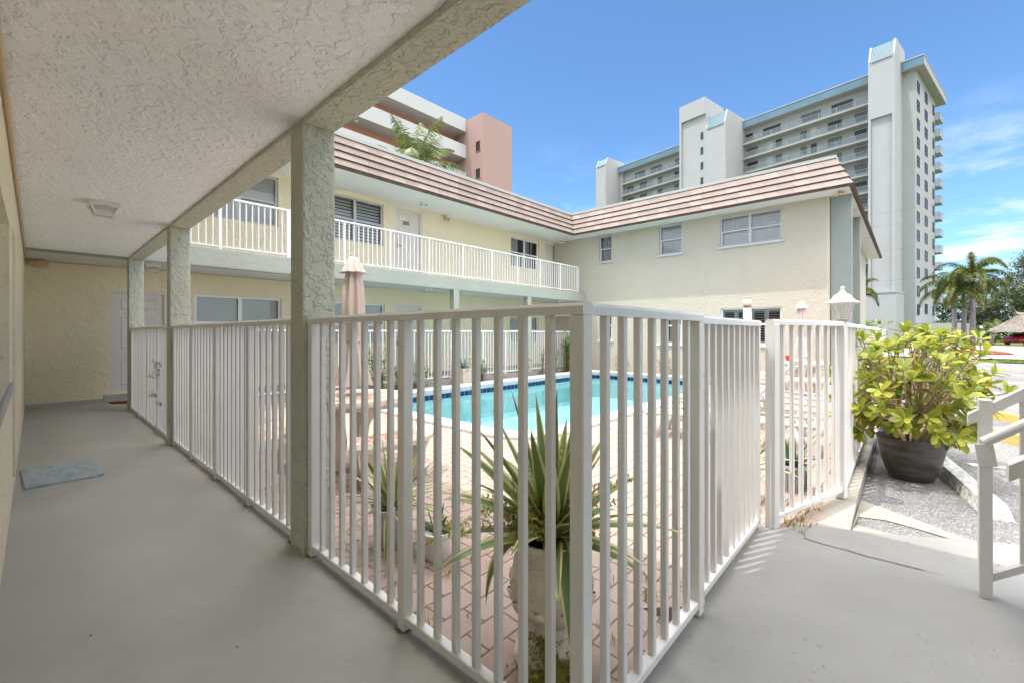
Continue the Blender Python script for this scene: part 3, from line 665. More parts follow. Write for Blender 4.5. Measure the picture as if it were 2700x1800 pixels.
for x0, x1, y0, y1 in ((13.93, 14.12, 1.10, 1.545), (16.9, 17.06, 1.14, 1.545)):
    mb = MB(); mb.bbox(x0, x1, y0, y1, -0.14, ZS - 0.002, 0.012); mb.build('fin', M['fin'], bld)
# corridor wall
sty_ang = 62
LH = [(2.55, 4.23, 0.886, 1.89), (4.79, 5.53, 0.0, 1.97)]
mb = MB(); wall(mb, IL, -4, YW + .2, -0.05, ZS + 0.2, LH, 0.12); mb.build('wall', M['cream'], bld)
window(IL, *LH[0], 'shade', 2, 0.5, dep=0.06); door(IL, *LH[1], handle='r')
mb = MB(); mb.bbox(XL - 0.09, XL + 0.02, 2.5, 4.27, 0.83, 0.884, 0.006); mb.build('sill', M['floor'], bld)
# corridor ceiling, beams and columns
mb = MB(); mb.box(XL - 0.3, 0.980, -4, 8.90, 2.362, 2.60); mb.build('ceiling', M['ceiling'], bld)
mb = MB(); mb.box(0.982, 1.90, -4, 0.10, 2.364, 2.60); mb.build('shade_slab', M['ceiling'], bld)  # unseen overhead slab, added to shade the breezeway floor
mb = MB(); mb.box(XL - 0.3, 13.9, 9.06, YW + .2, 2.372, 2.61); mb.build('ceiling', M['soffit'], bld)
mb = MB(); mb.bbox(0.976, 1.157, 0.15, 8.885, 2.34, Z2, 0.008); mb.build('beam', M['mint'], bld)
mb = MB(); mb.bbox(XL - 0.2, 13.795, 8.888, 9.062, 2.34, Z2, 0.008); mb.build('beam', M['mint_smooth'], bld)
mb = MB(); mb.box(XL, 13.79, 8.8865, 8.8885, 2.337, 2.36); mb.build('drip_edge', M['fin'], bld)
for x, y in ((0.976, 2.425), (0.976, 5.855), (0.976, 8.89)):
    mb = MB(); mb.bbox(x - .001, x + 0.182, y, y + 0.17, -0.01, 2.345, 0.012, seg=2); mb.build('column', M['mint'], bld)
for x in (4.02, 7.45, 10.45):
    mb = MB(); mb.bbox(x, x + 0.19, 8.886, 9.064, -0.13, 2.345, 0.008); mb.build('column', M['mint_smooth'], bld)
# roof: stepped tile courses swept along the eaves
path = [(1.92, -4), (1.92, 1.25), (0.95, 1.25), (0.95, 8.96), (13.1, 8.96), (13.1, 1.03), (27, 1.03)]
def offs(d):
    r = []
    for i, p in enumerate(path):
        p = Vector(p); a = (p - Vector(path[i - 1])).normalized() if i else None; c = (Vector(path[i + 1]) - p).normalized() if i < len(path) - 1 else None
        na = Vector((-a.y, a.x)) if a else None; nc = Vector((-c.y, c.x)) if c else None
        if a is None: q = p + nc * d
        elif c is None: q = p + na * d
        else:
            m_ = (na + nc); q = p + m_ * (d / (1 + na.dot(nc)))
        r.append(q)
    return r
prof = []   # (inset, z, material of the segment that follows, v)
NC = 4; z0_, z1_ = 4.775, 5.555; in1 = 0.36
prof = [(0.06, ZS - 0.012, 1), (-0.012, ZS - 0.012, 1), (-0.012, ZS + 0.03, 1), (0.03, ZS + 0.035, 1), (0.03, z0_ - 0.02, 1)]
for k in range(NC):
    i0 = in1 * k / NC; i1 = in1 * (k + 1) / NC; za = z0_ + (z1_ - z0_) * k / NC; zb = z0_ + (z1_ - z0_) * (k + 1) / NC
    prof += [(i0 + 0.05, za - 0.02, 1), (i0 - 0.015, za - 0.032, 1), (i0 - 0.033, za - 0.012, 2 + k), (i1 + 0.02, zb, 1)]
prof += [(in1 - 0.01, z1_ - 0.005, 3 + NC), (in1 - 0.02, z1_ + 0.075, 3 + NC), (in1 + 0.10, z1_ + 0.08, 3 + NC), (in1 + 0.10, z1_ - 0.1, 0)]
lines = [offs(p[0]) for p in prof]; mb = MB(); cum = [0]
for i in range(len(path) - 1): cum.append(cum[-1] + math.dist(path[i], path[i + 1]))
for s_i in range(len(prof) - 1):
    kd = prof[s_i][2]; mi = 1 if kd == 1 else (2 if kd == 3 + NC else 0)
    for i in range(len(path) - 1):
        A0, A1 = lines[s_i][i], lines[s_i][i + 1]; B0, B1 = lines[s_i + 1][i], lines[s_i + 1][i + 1]
        kk = kd - 2 if 2 <= kd < 2 + NC else 0
        mb.quad((A0.x, A0.y, prof[s_i][1]), (A1.x, A1.y, prof[s_i][1]), (B1.x, B1.y, prof[s_i + 1][1]), (B0.x, B0.y, prof[s_i + 1][1]), mi,
                [(cum[i] + kk * .09, kk + .01), (cum[i + 1] + kk * .09, kk + .01), (cum[i + 1] + kk * .09, kk + 0.99), (cum[i] + kk * .09, kk + 0.99)])
mb.build('roof', [M['tiles'], M['tile_butt'], M['trim']], bld)
mb = MB()
mb.box(-9, 1.52, -6, 0.84, 5.45, 5.52); mb.box(-9, 0.56, 0.84, 18, 5.45, 5.52); mb.box(0.56, 27, 9.33, 18, 5.45, 5.52); mb.box(13.47, 27, 1.4, 9.33, 5.45, 5.52)
mb.build('flat_roof', M['pale'], bld)
mb = MB()
mb.box(-0.4, 0.97, 1.23, 8.97, ZS, ZS + 0.05); mb.box(-0.4, 1.93, -4, 1.23, ZS, ZS + 0.05)
mb.box(-0.4, 14.0, 8.97, YW + 0.15, ZS, ZS + 0.05); mb.box(13.1, 14.0, 1.55, 8.97, ZS, ZS + 0.05); mb.box(13.1, 27, 1.03, 1.55, ZS, ZS + 0.05)
mb.build('soffit', M['soffit'], bld)
for x in (15.84, 18.37, 20.93):
    mb = MB(); mb.box(x - .1, x + .1, 1.14, 1.24, ZS - 0.006, ZS - 0.001); mb.build('soffit_vent', M['alu'], bld)
mb = MB(); mb.tube([(XL + 0.015, -3, 2.345), (XL + 0.015, 10.33, 2.345)], 0.011, 8); mb.tube([(XL + .02, 10.34, 2.35), (0.95, 10.345, 2.36), (5, 10.345, 2.362)], 0.006, 6)
for y in (2.2, 4.9, 7.6): mb.tube([(XL + 0.015, y, 2.345), (XL + 0.015, y + 0.05, 2.345)], 0.015, 8)
mb.build('conduit', M['conduit'], bld, smooth=True)

# ---------------------------------------------------------------- fences and railings
def pieces(mb, name, root, m='fence', **k): return mb.build(name, M[m], root, **k)
_bal = {}
def picket_fence(name, label, cat, p0, p1, z0=0.03, z1=1.284, posts=None, pitch=0.107, bw=0.0245, pw=0.05, group=None, foot=True, z=0.0, rail_w=0.052, postfoot=-0.01, capx=0.0, cap0=0.0, rust=False, skip0=False):
    """run of square pickets between a bottom rail and a sloping-sided top rail; local x runs along the fence"""
    a, c = Vector((*p0, z)), Vector((*p1, z)); d = c - a; ln = d.length
    root = thing(name, label, cat, a, math.atan2(d.y, d.x), group)
    posts = posts if posts is not None else [0, ln]
    rw = rail_w / 2; mb = MB()
    pr = [(-rw, z1 - 0.034), (-rw, z1 - 0.010), (-rw + 0.008, z1), (rw - 0.008, z1), (rw, z1 - 0.010), (rw, z1 - 0.034)]
    mb.ring_tube([[(cap0, y, zz) for y, zz in pr], [(ln + capx, y, zz) for y, zz in pr]]); pieces(mb, 'top_rail', root)
    mb = MB(); mb.bbox(0.004, ln - 0.004, -0.02, 0.02, z0, z0 + 0.032, 0.003); pieces(mb, 'bottom_rail', root)
    for x in posts:
        x = min(max(x, pw / 2), ln - pw / 2)
        if skip0 and x < pw: continue
        mb = MB(); mb.bbox(x - pw / 2, x + pw / 2, -pw / 2, pw / 2, postfoot, z1 - 0.033, 0.003); pieces(mb, 'post', root)
        if rust:
            mb = MB(); kk = [(x + (pw * .62 + rnd.uniform(0, .014)) * math.cos(q), (pw * .66 + rnd.uniform(-.004, .022)) * math.sin(q), 0.0025) for q in [2 * math.pi * i / 14 for i in range(14)]]; mb.add(kk, [tuple(range(14))]); pieces(mb, 'rust_stain', root, 'rust')
    key = (bw, round(z1 - z0, 3))
    if key not in _bal:
        mb = MB(); mb.bbox(-bw / 2, bw / 2, -bw / 2, bw / 2, 0, z1 - 0.0335 - z0 - 0.031, 0.0025); o = pieces(mb, 'baluster', root); _bal[key] = o.data; bpy.data.objects.remove(o)
    px = [min(max(x, pw / 2), ln - pw / 2) for x in sorted(posts)]
    for a_, c_ in zip(px, px[1:]):
        n = max(1, round((c_ - a_) / pitch))
        for k in range(1, n):
            o = bpy.data.objects.new('baluster', _bal[key]); C.link(o); o.parent = root; o.location = (a_ + (c_ - a_) * k / n, 0, z0 + 0.031)
    return root
G1 = 'white picket fences round the pool'
def steps(l, s): n = max(1, round(l / s)); return [l * i / n for i in range(n + 1)]
picket_fence('pool_fence', 'nearest white picket fence, between the big mint column and the fence corner', 'fence', (1.021, 2.415), (1.021, 0.652), posts=[0.0, 0.89, 1.76], rust=True, group=G1, pw=0.046, capx=0.001)
picket_fence('pool_fence', 'white picket fence along the corridor behind the big mint column', 'fence', (1.021, 5.85), (1.021, 2.60), posts=steps(3.25, 0.82), rust=True, group=G1)
picket_fence('pool_fence', 'short white picket fence at the corridor end with dark needle leaves poking through', 'fence', (1.021, 8.88), (1.021, 6.03), posts=steps(2.85, 0.75), group=G1)
picket_fence('pool_fence', 'white picket panel from the fence corner to the gate', 'fence', (1.024, 0.679), (1.945, 0.684), posts=[0.0, 0.921], pw=0.05, rust=True, group=G1, cap0=0.0235, skip0=True)
gt = picket_fence('pool_gate', 'closed white picket gate with riveted hinges beside the corner panel', 'gate', (1.965, 0.695), (3.025, 0.705), posts=[0.0, 1.06], pw=0.04, z1=1.275)
mb = MB()
for x in (0.012, 0.03):
    for z in (0.94, 1.02, 0.2, 0.28): mb.lathe([(0.006, 0), (0.004, 0.003)], 8, (x, z, 0))
mb.v = [(p[0], -0.020 - p[2], p[1]) for p in mb.v]; pieces(mb, 'hinge_rivet', gt, 'alu')
picket_fence('pool_fence', 'angled white picket panel carrying the carriage lantern', 'fence', (3.07, 0.645), (4.05, 0.372), posts=[0.0, 0.995], pw=0.06, pitch=0.115, group=G1, z0=0.035)
picket_fence('pool_fence', 'long white picket fence beside the parking lot', 'fence', (4.04, 0.385), (13.72, 0.46), posts=steps(9.68, 1.21), pitch=0.121, group=G1, z0=0.0, z=-0.004)
for i, (x0, x1, lb) in enumerate(((1.20, 4.00, 'white picket fence in front of the lower double window at the far left'), (4.22, 7.44, 'white picket fence across the pool left of the agave column'), (7.65, 10.44, 'white picket fence across the pool between two mint columns'), (10.65, 13.78, 'white picket fence across the pool meeting the right wing'))):
    picket_fence('pool_fence', lb, 'fence', (x0, 8.97), (x1, 8.97), posts=steps(x1 - x0, 1.0), group=G1, z0=0.05, z1=1.265)
G2 = 'white balcony railings of the upper gallery'
picket_fence('balcony_railing', 'white balcony railing of the upper gallery seen left of the big mint column', 'railing', (XL, 8.97), (3.35, 8.97), z0=0.04, z1=0.94, posts=steps(3.46, 1.15), pitch=0.105, group=G2, z=Z2, postfoot=0.0, bw=0.022)
picket_fence('balcony_railing', 'long white balcony railing of the upper gallery right of the big mint column', 'railing', (3.35, 8.97), (13.40, 8.97), z0=0.04, z1=0.94, posts=[0] + [1.125 + 1.115 * k for k in range(8)] + [10.05], pitch=0.108, group=G2, z=Z2, postfoot=0.0, bw=0.022)

# ---------------------------------------------------------------- stairs at the right edge
def stair_railing(x, label, ladder):
    root = thing('stair_railing', label, 'railing', (x, -0.25 if ladder else -0.31, 0), 0, 'stair railings at the right edge')
    sl = 0.80; mb = MB(); mb.bbox(-0.032, 0.032, -0.022, 0.022, 0.0, 0.90, 0.003); mb.build('post', M['fence'], root)
    mb = MB(); ln = 3.6; y0 = 0.055 if ladder else 0.09; h0 = 0.865
    q = [(-0.03, 0), (-0.03, 0.05), (0.03, 0.05), (0.03, 0)]
    mb.ring_tube([[(px, y0, h0 - (y0) * sl + pz - 0.045) for px, pz in q], [(px, y0 - ln, h0 + (ln - y0) * sl + pz - 0.045) for px, pz in q]]); mb.build('top_rail', M['fence'], root)
    mb = MB(); mb.tube([(-0.075, 0.01, 0.715), (-0.075, -0.02, 0.74), (-0.075, -ln, 0.74 + ln * sl)], 0.021, 14)
    mb.tube([(-0.075, -0.01, 0.73), (-0.03, -0.004, 0.70)], 0.012, 8); mb.build('handrail', M['fence'], root, smooth=True, angle=50)
    mb = MB(); mb.bbox(-0.036, -0.0325, -0.03, 0.030, 0.60, 0.70, 0.001, 0, Matrix.Translation((0, 0, .65)) @ Matrix.Rotation(R(-8), 4, 'X') @ Matrix.Translation((0, 0, -.65))); mb.lathe([(0.005, 0), (0.005, 0.002)], 8); mb.v[-16:] = [(-0.0365 - p[2], p[0], p[1] + 0.63) for p in mb.v[-16:]]; mb.build('bracket', M['fence'], root)
    mb = MB(); b0 = 0.06
    q = [(-0.02, 0), (-0.02, 0.035), (0.02, 0.035), (0.02, 0)]
    mb.ring_tube([[(px, -0.022, b0 + pz + 0.02) for px, pz in q], [(px, -ln, b0 + 0.02 + pz + (ln - .022) * sl) for px, pz in q]]); mb.build('bottom_rail', M['fence'], root)
    me = None
    for k in range(1, 30):
        if me is None:
            mb = MB(); mb.bbox(-0.011, 0.011, -0.011, 0.011, 0.03, 0.80, 0.002); o = mb.build('baluster', M['fence'], root); me = o.data
        else: o = bpy.data.objects.new('baluster', me); C.link(o); o.parent = root
        o.location = (0, -0.115 * k, b0 + 0.115 * k * sl)
    return root
stair_railing(2.935, 'white stair railing with round handrail, its bottom post standing on the walkway', True)
stair_railing(2.03, 'nearer white stair railing, only its rail ends showing at the right edge', False)
st = thing('staircase', 'grey concrete stairs rising between the two white stair railings', 'stairs', (2.05, -0.42, 0))
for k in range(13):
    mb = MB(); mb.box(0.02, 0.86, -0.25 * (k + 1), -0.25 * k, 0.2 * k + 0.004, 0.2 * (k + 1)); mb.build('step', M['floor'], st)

# ---------------------------------------------------------------- lamps and fixtures
def ceiling_light(loc, label, rz=0):
    root = thing('ceiling_light', label, 'ceiling light', loc, rz, 'ceiling lanterns')
    mb = MB(); mb.bbox(-0.105, 0.105, -0.105, 0.105, -0.022, 0.0, 0.003)
    t, b_ = 0.098, 0.06; zt, zb = -0.022, -0.105
    for sx, sy in ((1, 1), (1, -1), (-1, 1), (-1, -1)): mb.tube([(sx * t, sy * t, zt), (sx * b_, sy * b_, zb)], 0.009, 6)
    for k in range(4):
        m_ = Matrix.Rotation(k * math.pi / 2, 4, 'Z'); mb.box(-b_, b_, b_ - 0.012, b_ + 0.009, zb - 0.010, zb + 0.006, 0, m_)
        for q in range(6):
            xa, xb = -t + 2 * t * q / 6, -t + 2 * t * (q + 1) / 6; da, db = 0.012 + 0.008 * math.sin(q * 1.6), 0.012 + 0.008 * math.sin((q + 1) * 1.6)
            mb.quad(*[m_ @ Vector(p) for p in ((xa, t + .004, zt + .001), (xb, t + .004, zt + .001), (xb * .93, t - 0.006, zt - db), (xa * .93, t - 0.006, zt - da))])
    mb.build('frame', M['white'], root)
    mb = MB()
    for k in range(4):
        m_ = Matrix.Rotation(k * math.pi / 2, 4, 'Z'); mb.quad(*[m_ @ Vector(p) for p in ((-t, t - .003, zt), (t, t - .003, zt), (b_, b_ - .003, zb), (-b_, b_ - .003, zb))])
    mb.build('glass', M['lens'], root)
    mb = MB(); mb.lathe([(0.004, -0.03), (0.018, -0.035), (0.028, -0.062), (0.02, -0.085), (0.002, -0.092)], 12); mb.build('bulb', M['globe'], root, smooth=True)
    return root
cl = ceiling_light((0.42, 5.36, 2.362), 'square white lantern on the corridor ceiling above the doormat')
for loc, lb in (((1.38, 9.72, 2.372), 'white lantern under the gallery near the corridor end door'), ((7.16, 9.68, 2.372), 'white lantern under the gallery above the lower pool-side door'), ((13.1, 9.7, 2.372), 'white lantern under the gallery beside the right wing wall'),
                ((7.14, 9.76, 4.72), 'white lantern on the upper soffit by door 205'), ((13.5, 9.79, 4.72), 'white lantern on the upper soffit in the far corner')):
    dup(cl, loc, 0, lb)
def bullet(name, label, loc, d1, d2, m='conduit'):
    root = thing(name, label, 'floodlight', loc)
    mb = MB(); mb.bbox(-0.05, 0.05, -0.02, 0.02, -0.03, 0.012, 0.004); mb.build('base', M[m], root)
    for d in (d1, d2):
        d = Vector(d).normalized(); mb = MB(); a = Vector((0, 0, -0.03)); mb.tube([a, a + d * 0.05, a + d * 0.052, a + d * 0.13, a + d * 0.14], [0.012, 0.014, 0.034, 0.044, 0.046], 14); mb.build('lamp_head', M[m], root, smooth=True, angle=40)
    return root
bullet('floodlight', 'beige twin floodlight under the eaves corner of the right wing', (13.52, 1.31, ZS), (-.8, .4, -.5), (-.4, -.9, -.4))
bullet('floodlight', 'small beige floodlight on the upper wall right of door 205', (8.32, YW - 0.03, 4.66), (-.4, -.9, -.3), (.6, -.7, -.3))
root = thing('emergency_light', 'beige bullet lamp on the conduit in the corridor ceiling corner', 'wall lamp', (0.05, 10.22, 2.30))
mb = MB(); mb.tube([(-0.10, 0, 0), (-0.05, 0, 0), (-0.045, 0, 0), (0.07, 0, 0), (0.08, 0, 0), (0.10, 0, 0)], [0.05, 0.055, 0.068, 0.066, 0.04, 0.04], 16); mb.build('lamp_body', M['conduit'], root, smooth=True, angle=40)
mb = MB(); mb.tube([(0, 0.02, 0.02), (0, 0.06, 0.04)], 0.02, 8); mb.build('bracket', M['conduit'], root)

root = thing('post_lantern', 'white carriage lantern on the angled fence post', 'lantern', (4.04, 0.375, 1.284))
mb = MB(); mb.lathe([(0.035, 0.0), (0.037, 0.012), (0.034, 0.014)], 8, rotz=R(22.5)); mb.build('base', M['conduit'], root)
mb = MB()
for k in range(8):
    a = R(22.5 + 45 * k); mb.tube([(0.040 * math.cos(a), 0.040 * math.sin(a), 0.014), (0.078 * math.cos(a), 0.078 * math.sin(a), 0.135)], 0.004, 6)
mb.lathe([(0.043, 0.014), (0.043, 0.022), (0.036, 0.022)], 8, rotz=R(22.5)); mb.build('cage', M['white'], root)
mb = MB(); mb.lathe([(0.039, 0.018), (0.076, 0.134)], 8, rotz=R(22.5), cap=False); mb.build('glass', M['lens'], root)
mb = MB(); mb.lathe([(0.07, 0.134), (0.112, 0.134), (0.115, 0.139), (0.108, 0.143), (0.085, 0.152), (0.066, 0.172), (0.052, 0.195), (0.034, 0.204), (0.026, 0.208), (0.015, 0.228), (0.008, 0.236)], 8, rotz=R(22.5)); mb.build('cap', M['white'], root)
mb = MB(); mb.lathe([(0.002, 0.232), (0.011, 0.238), (0.014, 0.247), (0.011, 0.256), (0.002, 0.262)], 14); mb.build('finial', M['white'], root, smooth=True)
mb = MB(); mb.lathe([(0.014, 0.02), (0.02, 0.05), (0.027, 0.085), (0.02, 0.115), (0.003, 0.122)], 14); mb.build('bulb', M['globe'], root, smooth=True)

root = thing('lamp_post', 'white post with a weathered broken lamp head behind the gate', 'lamp post', (6.60, 1.66, DZ))
mb = MB(); mb.bbox(-0.042, 0.042, -0.042, 0.042, 0, 1.66, 0.004); mb.build('post', M['fence'], root)
mb = MB(); mb.lathe([(0.045, 1.66), (0.05, 1.665), (0.044, 1.69), (0.058, 1.70), (0.062, 1.735), (0.052, 1.76), (0.05, 1.765), (0.032, 1.775), (0.014, 1.79), (0.028, 1.80), (0.03, 1.81), (0.01, 1.815)], 14); mb.build('lamp_head', M['pot_tan'], root, smooth=True, angle=45)
mb = MB(); mb.lathe([(0.047, 1.668), (0.049, 1.668), (0.049, 1.682), (0.047, 1.682)], 14); mb.build('collar', M['trunk'], root)

# ---------------------------------------------------------------- leaves and plants
def strap_leaf(mb, base, az, el, ln, wd, droop, n=9, fold=0.35, twist=0.0, wprof=None, mi=0):
    """long leaf with a folded cross-section, curving under its weight; UV x runs across the blade"""
    p = Vector(base); d = Vector((math.cos(az) * math.cos(el), math.sin(az) * math.cos(el), math.sin(el))); st = ln / n; rows = []
    side0 = Vector((-math.sin(az), math.cos(az), 0))
    for i in range(n + 1):
        t = i / n
        w_ = wd * (wprof(t) if wprof else (min(1, 0.55 + 1.8 * t) if t < 0.25 else (1 - ((t - 0.25) / 0.75) ** 1.7)))
        nrm = side0.cross(d).normalized()
        sd = (side0 * math.cos(twist * t) + nrm * math.sin(twist * t)); nn = sd.cross(d).normalized()
        up = -nn if nn.z < 0 else nn
        rows.append([p - sd * w_ / 2 + up * fold * w_ * .5, p - sd * w_ * .22 + up * fold * w_ * .14, p, p + sd * w_ * .22 + up * fold * w_ * .14, p + sd * w_ / 2 + up * fold * w_ * .5])
        p = p + d * st; d = (d + Vector((0, 0, -droop * (0.4 + 1.6 * t) / n))).normalized()
    v = [q for r in rows for q in r]; f = []; uv = []; us = (0, .28, .5, .72, 1)
    for i in range(n):
        for j in range(4):
            f.append((i * 5 + j, i * 5 + j + 1, i * 5 + 6 + j, i * 5 + 5 + j)); uv.append([(us[j], i / n), (us[j + 1], i / n), (us[j + 1], (i + 1) / n), (us[j], (i + 1) / n)])
    mb.add(v, f, mi, uv)
def blade(mb, p, d, up, ln, wd, fold=0.0, mi=0, shape=((0, .15), (.35, .8), (.72, 1.0), (.93, .6), (1, .12))):
    """one small leaf; d is its direction, up its face normal"""
    d = Vector(d).normalized(); s_ = d.cross(Vector(up)); s_ = s_.normalized() if s_.length > 1e-4 else Vector((1, 0, 0)); n_ = s_.cross(d).normalized(); p = Vector(p)
    v = []; 
    for t, w_ in shape:
        c = p + d * ln * t - n_ * (0.10 * ln * t * t); h = wd * w_ / 2
        v += [c - s_ * h + n_ * h * fold, c, c + s_ * h + n_ * h * fold]
    k = len(shape); mb.add(v, [(3 * i + j, 3 * i + j + 1, 3 * i + j + 4, 3 * i + j + 3) for i in range(k - 1) for j in (0, 1)], mi)
def agave(name, label, loc, n, ln, wd, m='agave', seed=1, el=(5, 80), droop=0.9, extra=(), cat='agave', group='variegated agaves in pots'):
    r = random.Random(seed); mb = MB()
    for k in range(n):
        t = k / (n - 1); e = R(el[1] + (el[0] - el[1]) * t ** 0.85 + r.uniform(-6, 6)); az = k * 2.39996 + r.uniform(-.15, .15); l = ln * r.uniform(0.85, 1.1) * (0.85 + 0.15 * (1 - t))
        strap_leaf(mb, (0.02 * math.cos(az), 0.02 * math.sin(az), 0.02 * (1 - t)), az, e, l, wd * r.uniform(0.85, 1.1), droop * (0.15 + 1.2 * t) * r.uniform(.7, 1.2), twist=r.uniform(-.5, .5))
    for az, e, l, w2, dr in extra: strap_leaf(mb, (0.03 * math.cos(az), 0.03 * math.sin(az), 0.01), az, e, l, w2, dr, 12)
    o = mb.build(name, M[m], None, smooth=True, loc=loc); return tag(o, label, cat, group)
def pot(name, label, loc, prof, m, soil_z, soil_r, cat='pot', group=None, n=28, sx=1, sy=1, rz=0, extra=None):
    root = thing(name, label, cat, loc, 0, group)
    mb = MB(); mb.lathe(prof, n, sx=sx, sy=sy); mb.build('body', M[m], root, smooth=True, angle=38)
    r_ = random.Random(3); mb = MB(); nn = 20; v = [(0, 0, soil_z + .01)]; f = []
    for k in range(nn): a = 2 * math.pi * k / nn; v.append((soil_r * sx * math.cos(a), soil_r * sy * math.sin(a), soil_z + r_.uniform(-.004, .004)))
    mb.add(v, [(0, 1 + k, 1 + (k + 1) % nn) for k in range(nn)]); mb.build('soil', M['soil'], root)
    return root
def fern(mb, base, n, ln, seed, spread=(20, 70), leaf=0.009, droop=1.2):
    r = random.Random(seed)
    for k in range(n):
        az = r.uniform(0, 6.283); el = R(r.uniform(*spread)); p = Vector(base) + Vector((r.uniform(-.06, .06), r.uniform(-.06, .06), 0)); d = Vector((math.cos(az) * math.cos(el), math.sin(az) * math.cos(el), math.sin(el)))
        l = ln * r.uniform(.5, 1.1); ns = 16; pts = []
        for i in range(ns + 1):
            pts.append(p.copy()); p += d * l / ns; d = (d + Vector((r.uniform(-.06, .06), r.uniform(-.06, .06), -droop / ns))).normalized()
        mb.tube(pts, 0.0009, 3, 1, False)
        for i in range(3, ns):
            t = i / ns; side = (pts[i] - pts[i - 1]).cross(Vector((0, 0, 1))).normalized(); bl = l * .22 * (1.1 - t)
            for s_ in (-1, 1):
                q = pts[i]; dd = (side * s_ + (pts[i] - pts[i - 1]).normalized() * .5 + Vector((0, 0, r.uniform(-.3, .2)))).normalized(); m_ = max(2, int(bl / 0.012))
                for j in range(m_):
                    c = q + dd * bl * (j + .5) / m_
                    for s2 in (-1, 1): blade(mb, c, dd * .5 + side.cross(dd) * s2, (0, 0, 1), leaf * r.uniform(.8, 1.3), leaf * .7, 0.2, 0, ((0, .3), (.6, 1), (1, .3)))

# cast stone urn with the big agave just inside the fence corner
UR = (1.43, 1.09)
root = thing('urn', 'pitted cast-stone urn with scroll relief just inside the fence corner', 'urn', (*UR, DZ))
mb = MB()
prof = [(0.150, 0), (0.155, 0.012), (0.150, 0.03), (0.138, 0.045), (0.128, 0.075), (0.118, 0.10), (0.108, 0.125), (0.112, 0.14), (0.100, 0.152), (0.094, 0.165), (0.112, 0.185), (0.145, 0.225), (0.166, 0.265), (0.171, 0.30), (0.166, 0.335), (0.158, 0.37), (0.152, 0.41), (0.151, 0.44), (0.160, 0.465), (0.173, 0.482), (0.180, 0.50), (0.176, 0.515), (0.160, 0.512), (0.150, 0.50), (0.145, 0.47)]
mb.lathe(prof, 40); mb.build('body', M['cast'], root, smooth=True, angle=50)
mb = MB()
for k in range(10):
    a = 2 * math.pi * k / 10 + .2; c0 = Vector((math.cos(a), math.sin(a), 0)); t0 = Vector((-math.sin(a), math.cos(a), 0))
    pts = []
    for i in range(22):
        th_ = i * 0.55; rr = 0.030 * (1 - i / 26); pts.append(c0 * 0.166 + t0 * rr * math.cos(th_) * (1 if k % 2 else -1) + Vector((0, 0, 0.315 + rr * math.sin(th_))))
    mb.tube(pts, 0.006, 6)
mb.build('scroll', [M['cast']], root, smooth=True)['kind'] = 'stuff'
for k in range(10):
    a = 2 * math.pi * (k + .5) / 10; mb = MB()
    rows = []
    for z, w_, o_ in ((0.175, .01, .103), (0.19, .03, .121), (0.215, .042, .146), (0.24, .042, .164), (0.26, .034, .173), (0.27, .012, .171)):
        rows.append([Vector((math.cos(a) * (o_ + b_ ) - math.sin(a) * s_ * w_, math.sin(a) * (o_ + b_) + math.cos(a) * s_ * w_, z)) for s_, b_ in ((-1, -.012), (-.6, .004), (0, .010), (.6, .004), (1, -.012))])
    v = [p for r in rows for p in r]; mb.add(v, [(i * 5 + j, i * 5 + j + 1, i * 5 + j + 6, i * 5 + j + 5) for i in range(5) for j in range(4)]); mb.build('petal', M['cast'], root, smooth=True)
mb = MB(); mb.lathe([(0.001, 0.478), (0.148, 0.474)], 20, cap=False); mb.build('soil', M['soil'], root)
F2 = Vector((-0.738, -0.675)); faz = math.atan2(-0.69, -0.72)
agave('agave', 'large agave with cream-edged leaves growing in the stone urn', (*UR, DZ + 0.485), 38, 0.56, 0.076, seed=5, el=(6, 86), droop=0.5,
      extra=((faz + .1, R(20), 0.46, 0.085, 4.4), (faz - 1.0, R(25), 0.42, 0.07, 3.6)))
mb = MB(); fern(mb, (0, 0, 0), 44, 0.40, 11, (30, 85), 0.0115, 1.0); o = mb.build('fern', [M['fern'], M['branch']], None, loc=(*UR, DZ + 0.49)); tag(o, 'wiry yellow-green fern growing between the agave leaves in the stone urn', 'fern')
mb = MB(); fern(mb, (0, 0, 0), 34, 0.20, 12, (25, 80), 0.011, 1.6); o = mb.build('fern', [M['fern'], M['branch']], None, loc=(1.30, 0.93, DZ)); tag(o, 'bright green fern clump on the ground at the foot of the stone urn', 'fern')
# smaller pots
root = pot('flower_pot', 'tall grey plastic pot holding the second agave by the corridor fence', (1.51, 2.40, DZ), [(0.085, 0), (0.09, 0.005), (0.118, 0.225), (0.127, 0.228), (0.128, 0.25), (0.119, 0.252), (0.115, 0.23)], 'pot_grey', 0.225, 0.115, group='plastic pots inside the fence')
agave('agave', 'striped agave growing in the grey plastic pot', (1.51, 2.40, DZ + 0.225), 30, 0.46, 0.05, seed=9, el=(4, 84), droop=0.9, extra=((faz + .1, R(5), 0.36, 0.04, 3.6),))
root = pot('flower_pot', 'small white bucket-shaped pot with a dirt smudge beside the grey pot', (1.60, 2.065, DZ), [(0.062, 0), (0.066, 0.004), (0.085, 0.145), (0.094, 0.147), (0.095, 0.163), (0.087, 0.165), (0.083, 0.148)], 'pot_white', 0.14, 0.083, group='plastic pots inside the fence')
agave('aloe', 'small green aloe in the white bucket-shaped pot', (1.60, 2.065, DZ + 0.14), 8, 0.17, 0.034, 'aloe', 4, (25, 82), 0.5, ((faz - 2.3, R(12), .16, .03, .4),), 'aloe', None)
mb = MB(); fern(mb, (0, 0, 0), 12, 0.17, 14, (20, 60), 0.010, 0.9); o = mb.build('fern', [M['fern'], M['branch']], None, loc=(1.62, 2.02, DZ + 0.14)); tag(o, 'yellowish fern sprig leaning out of the white bucket-shaped pot', 'fern')
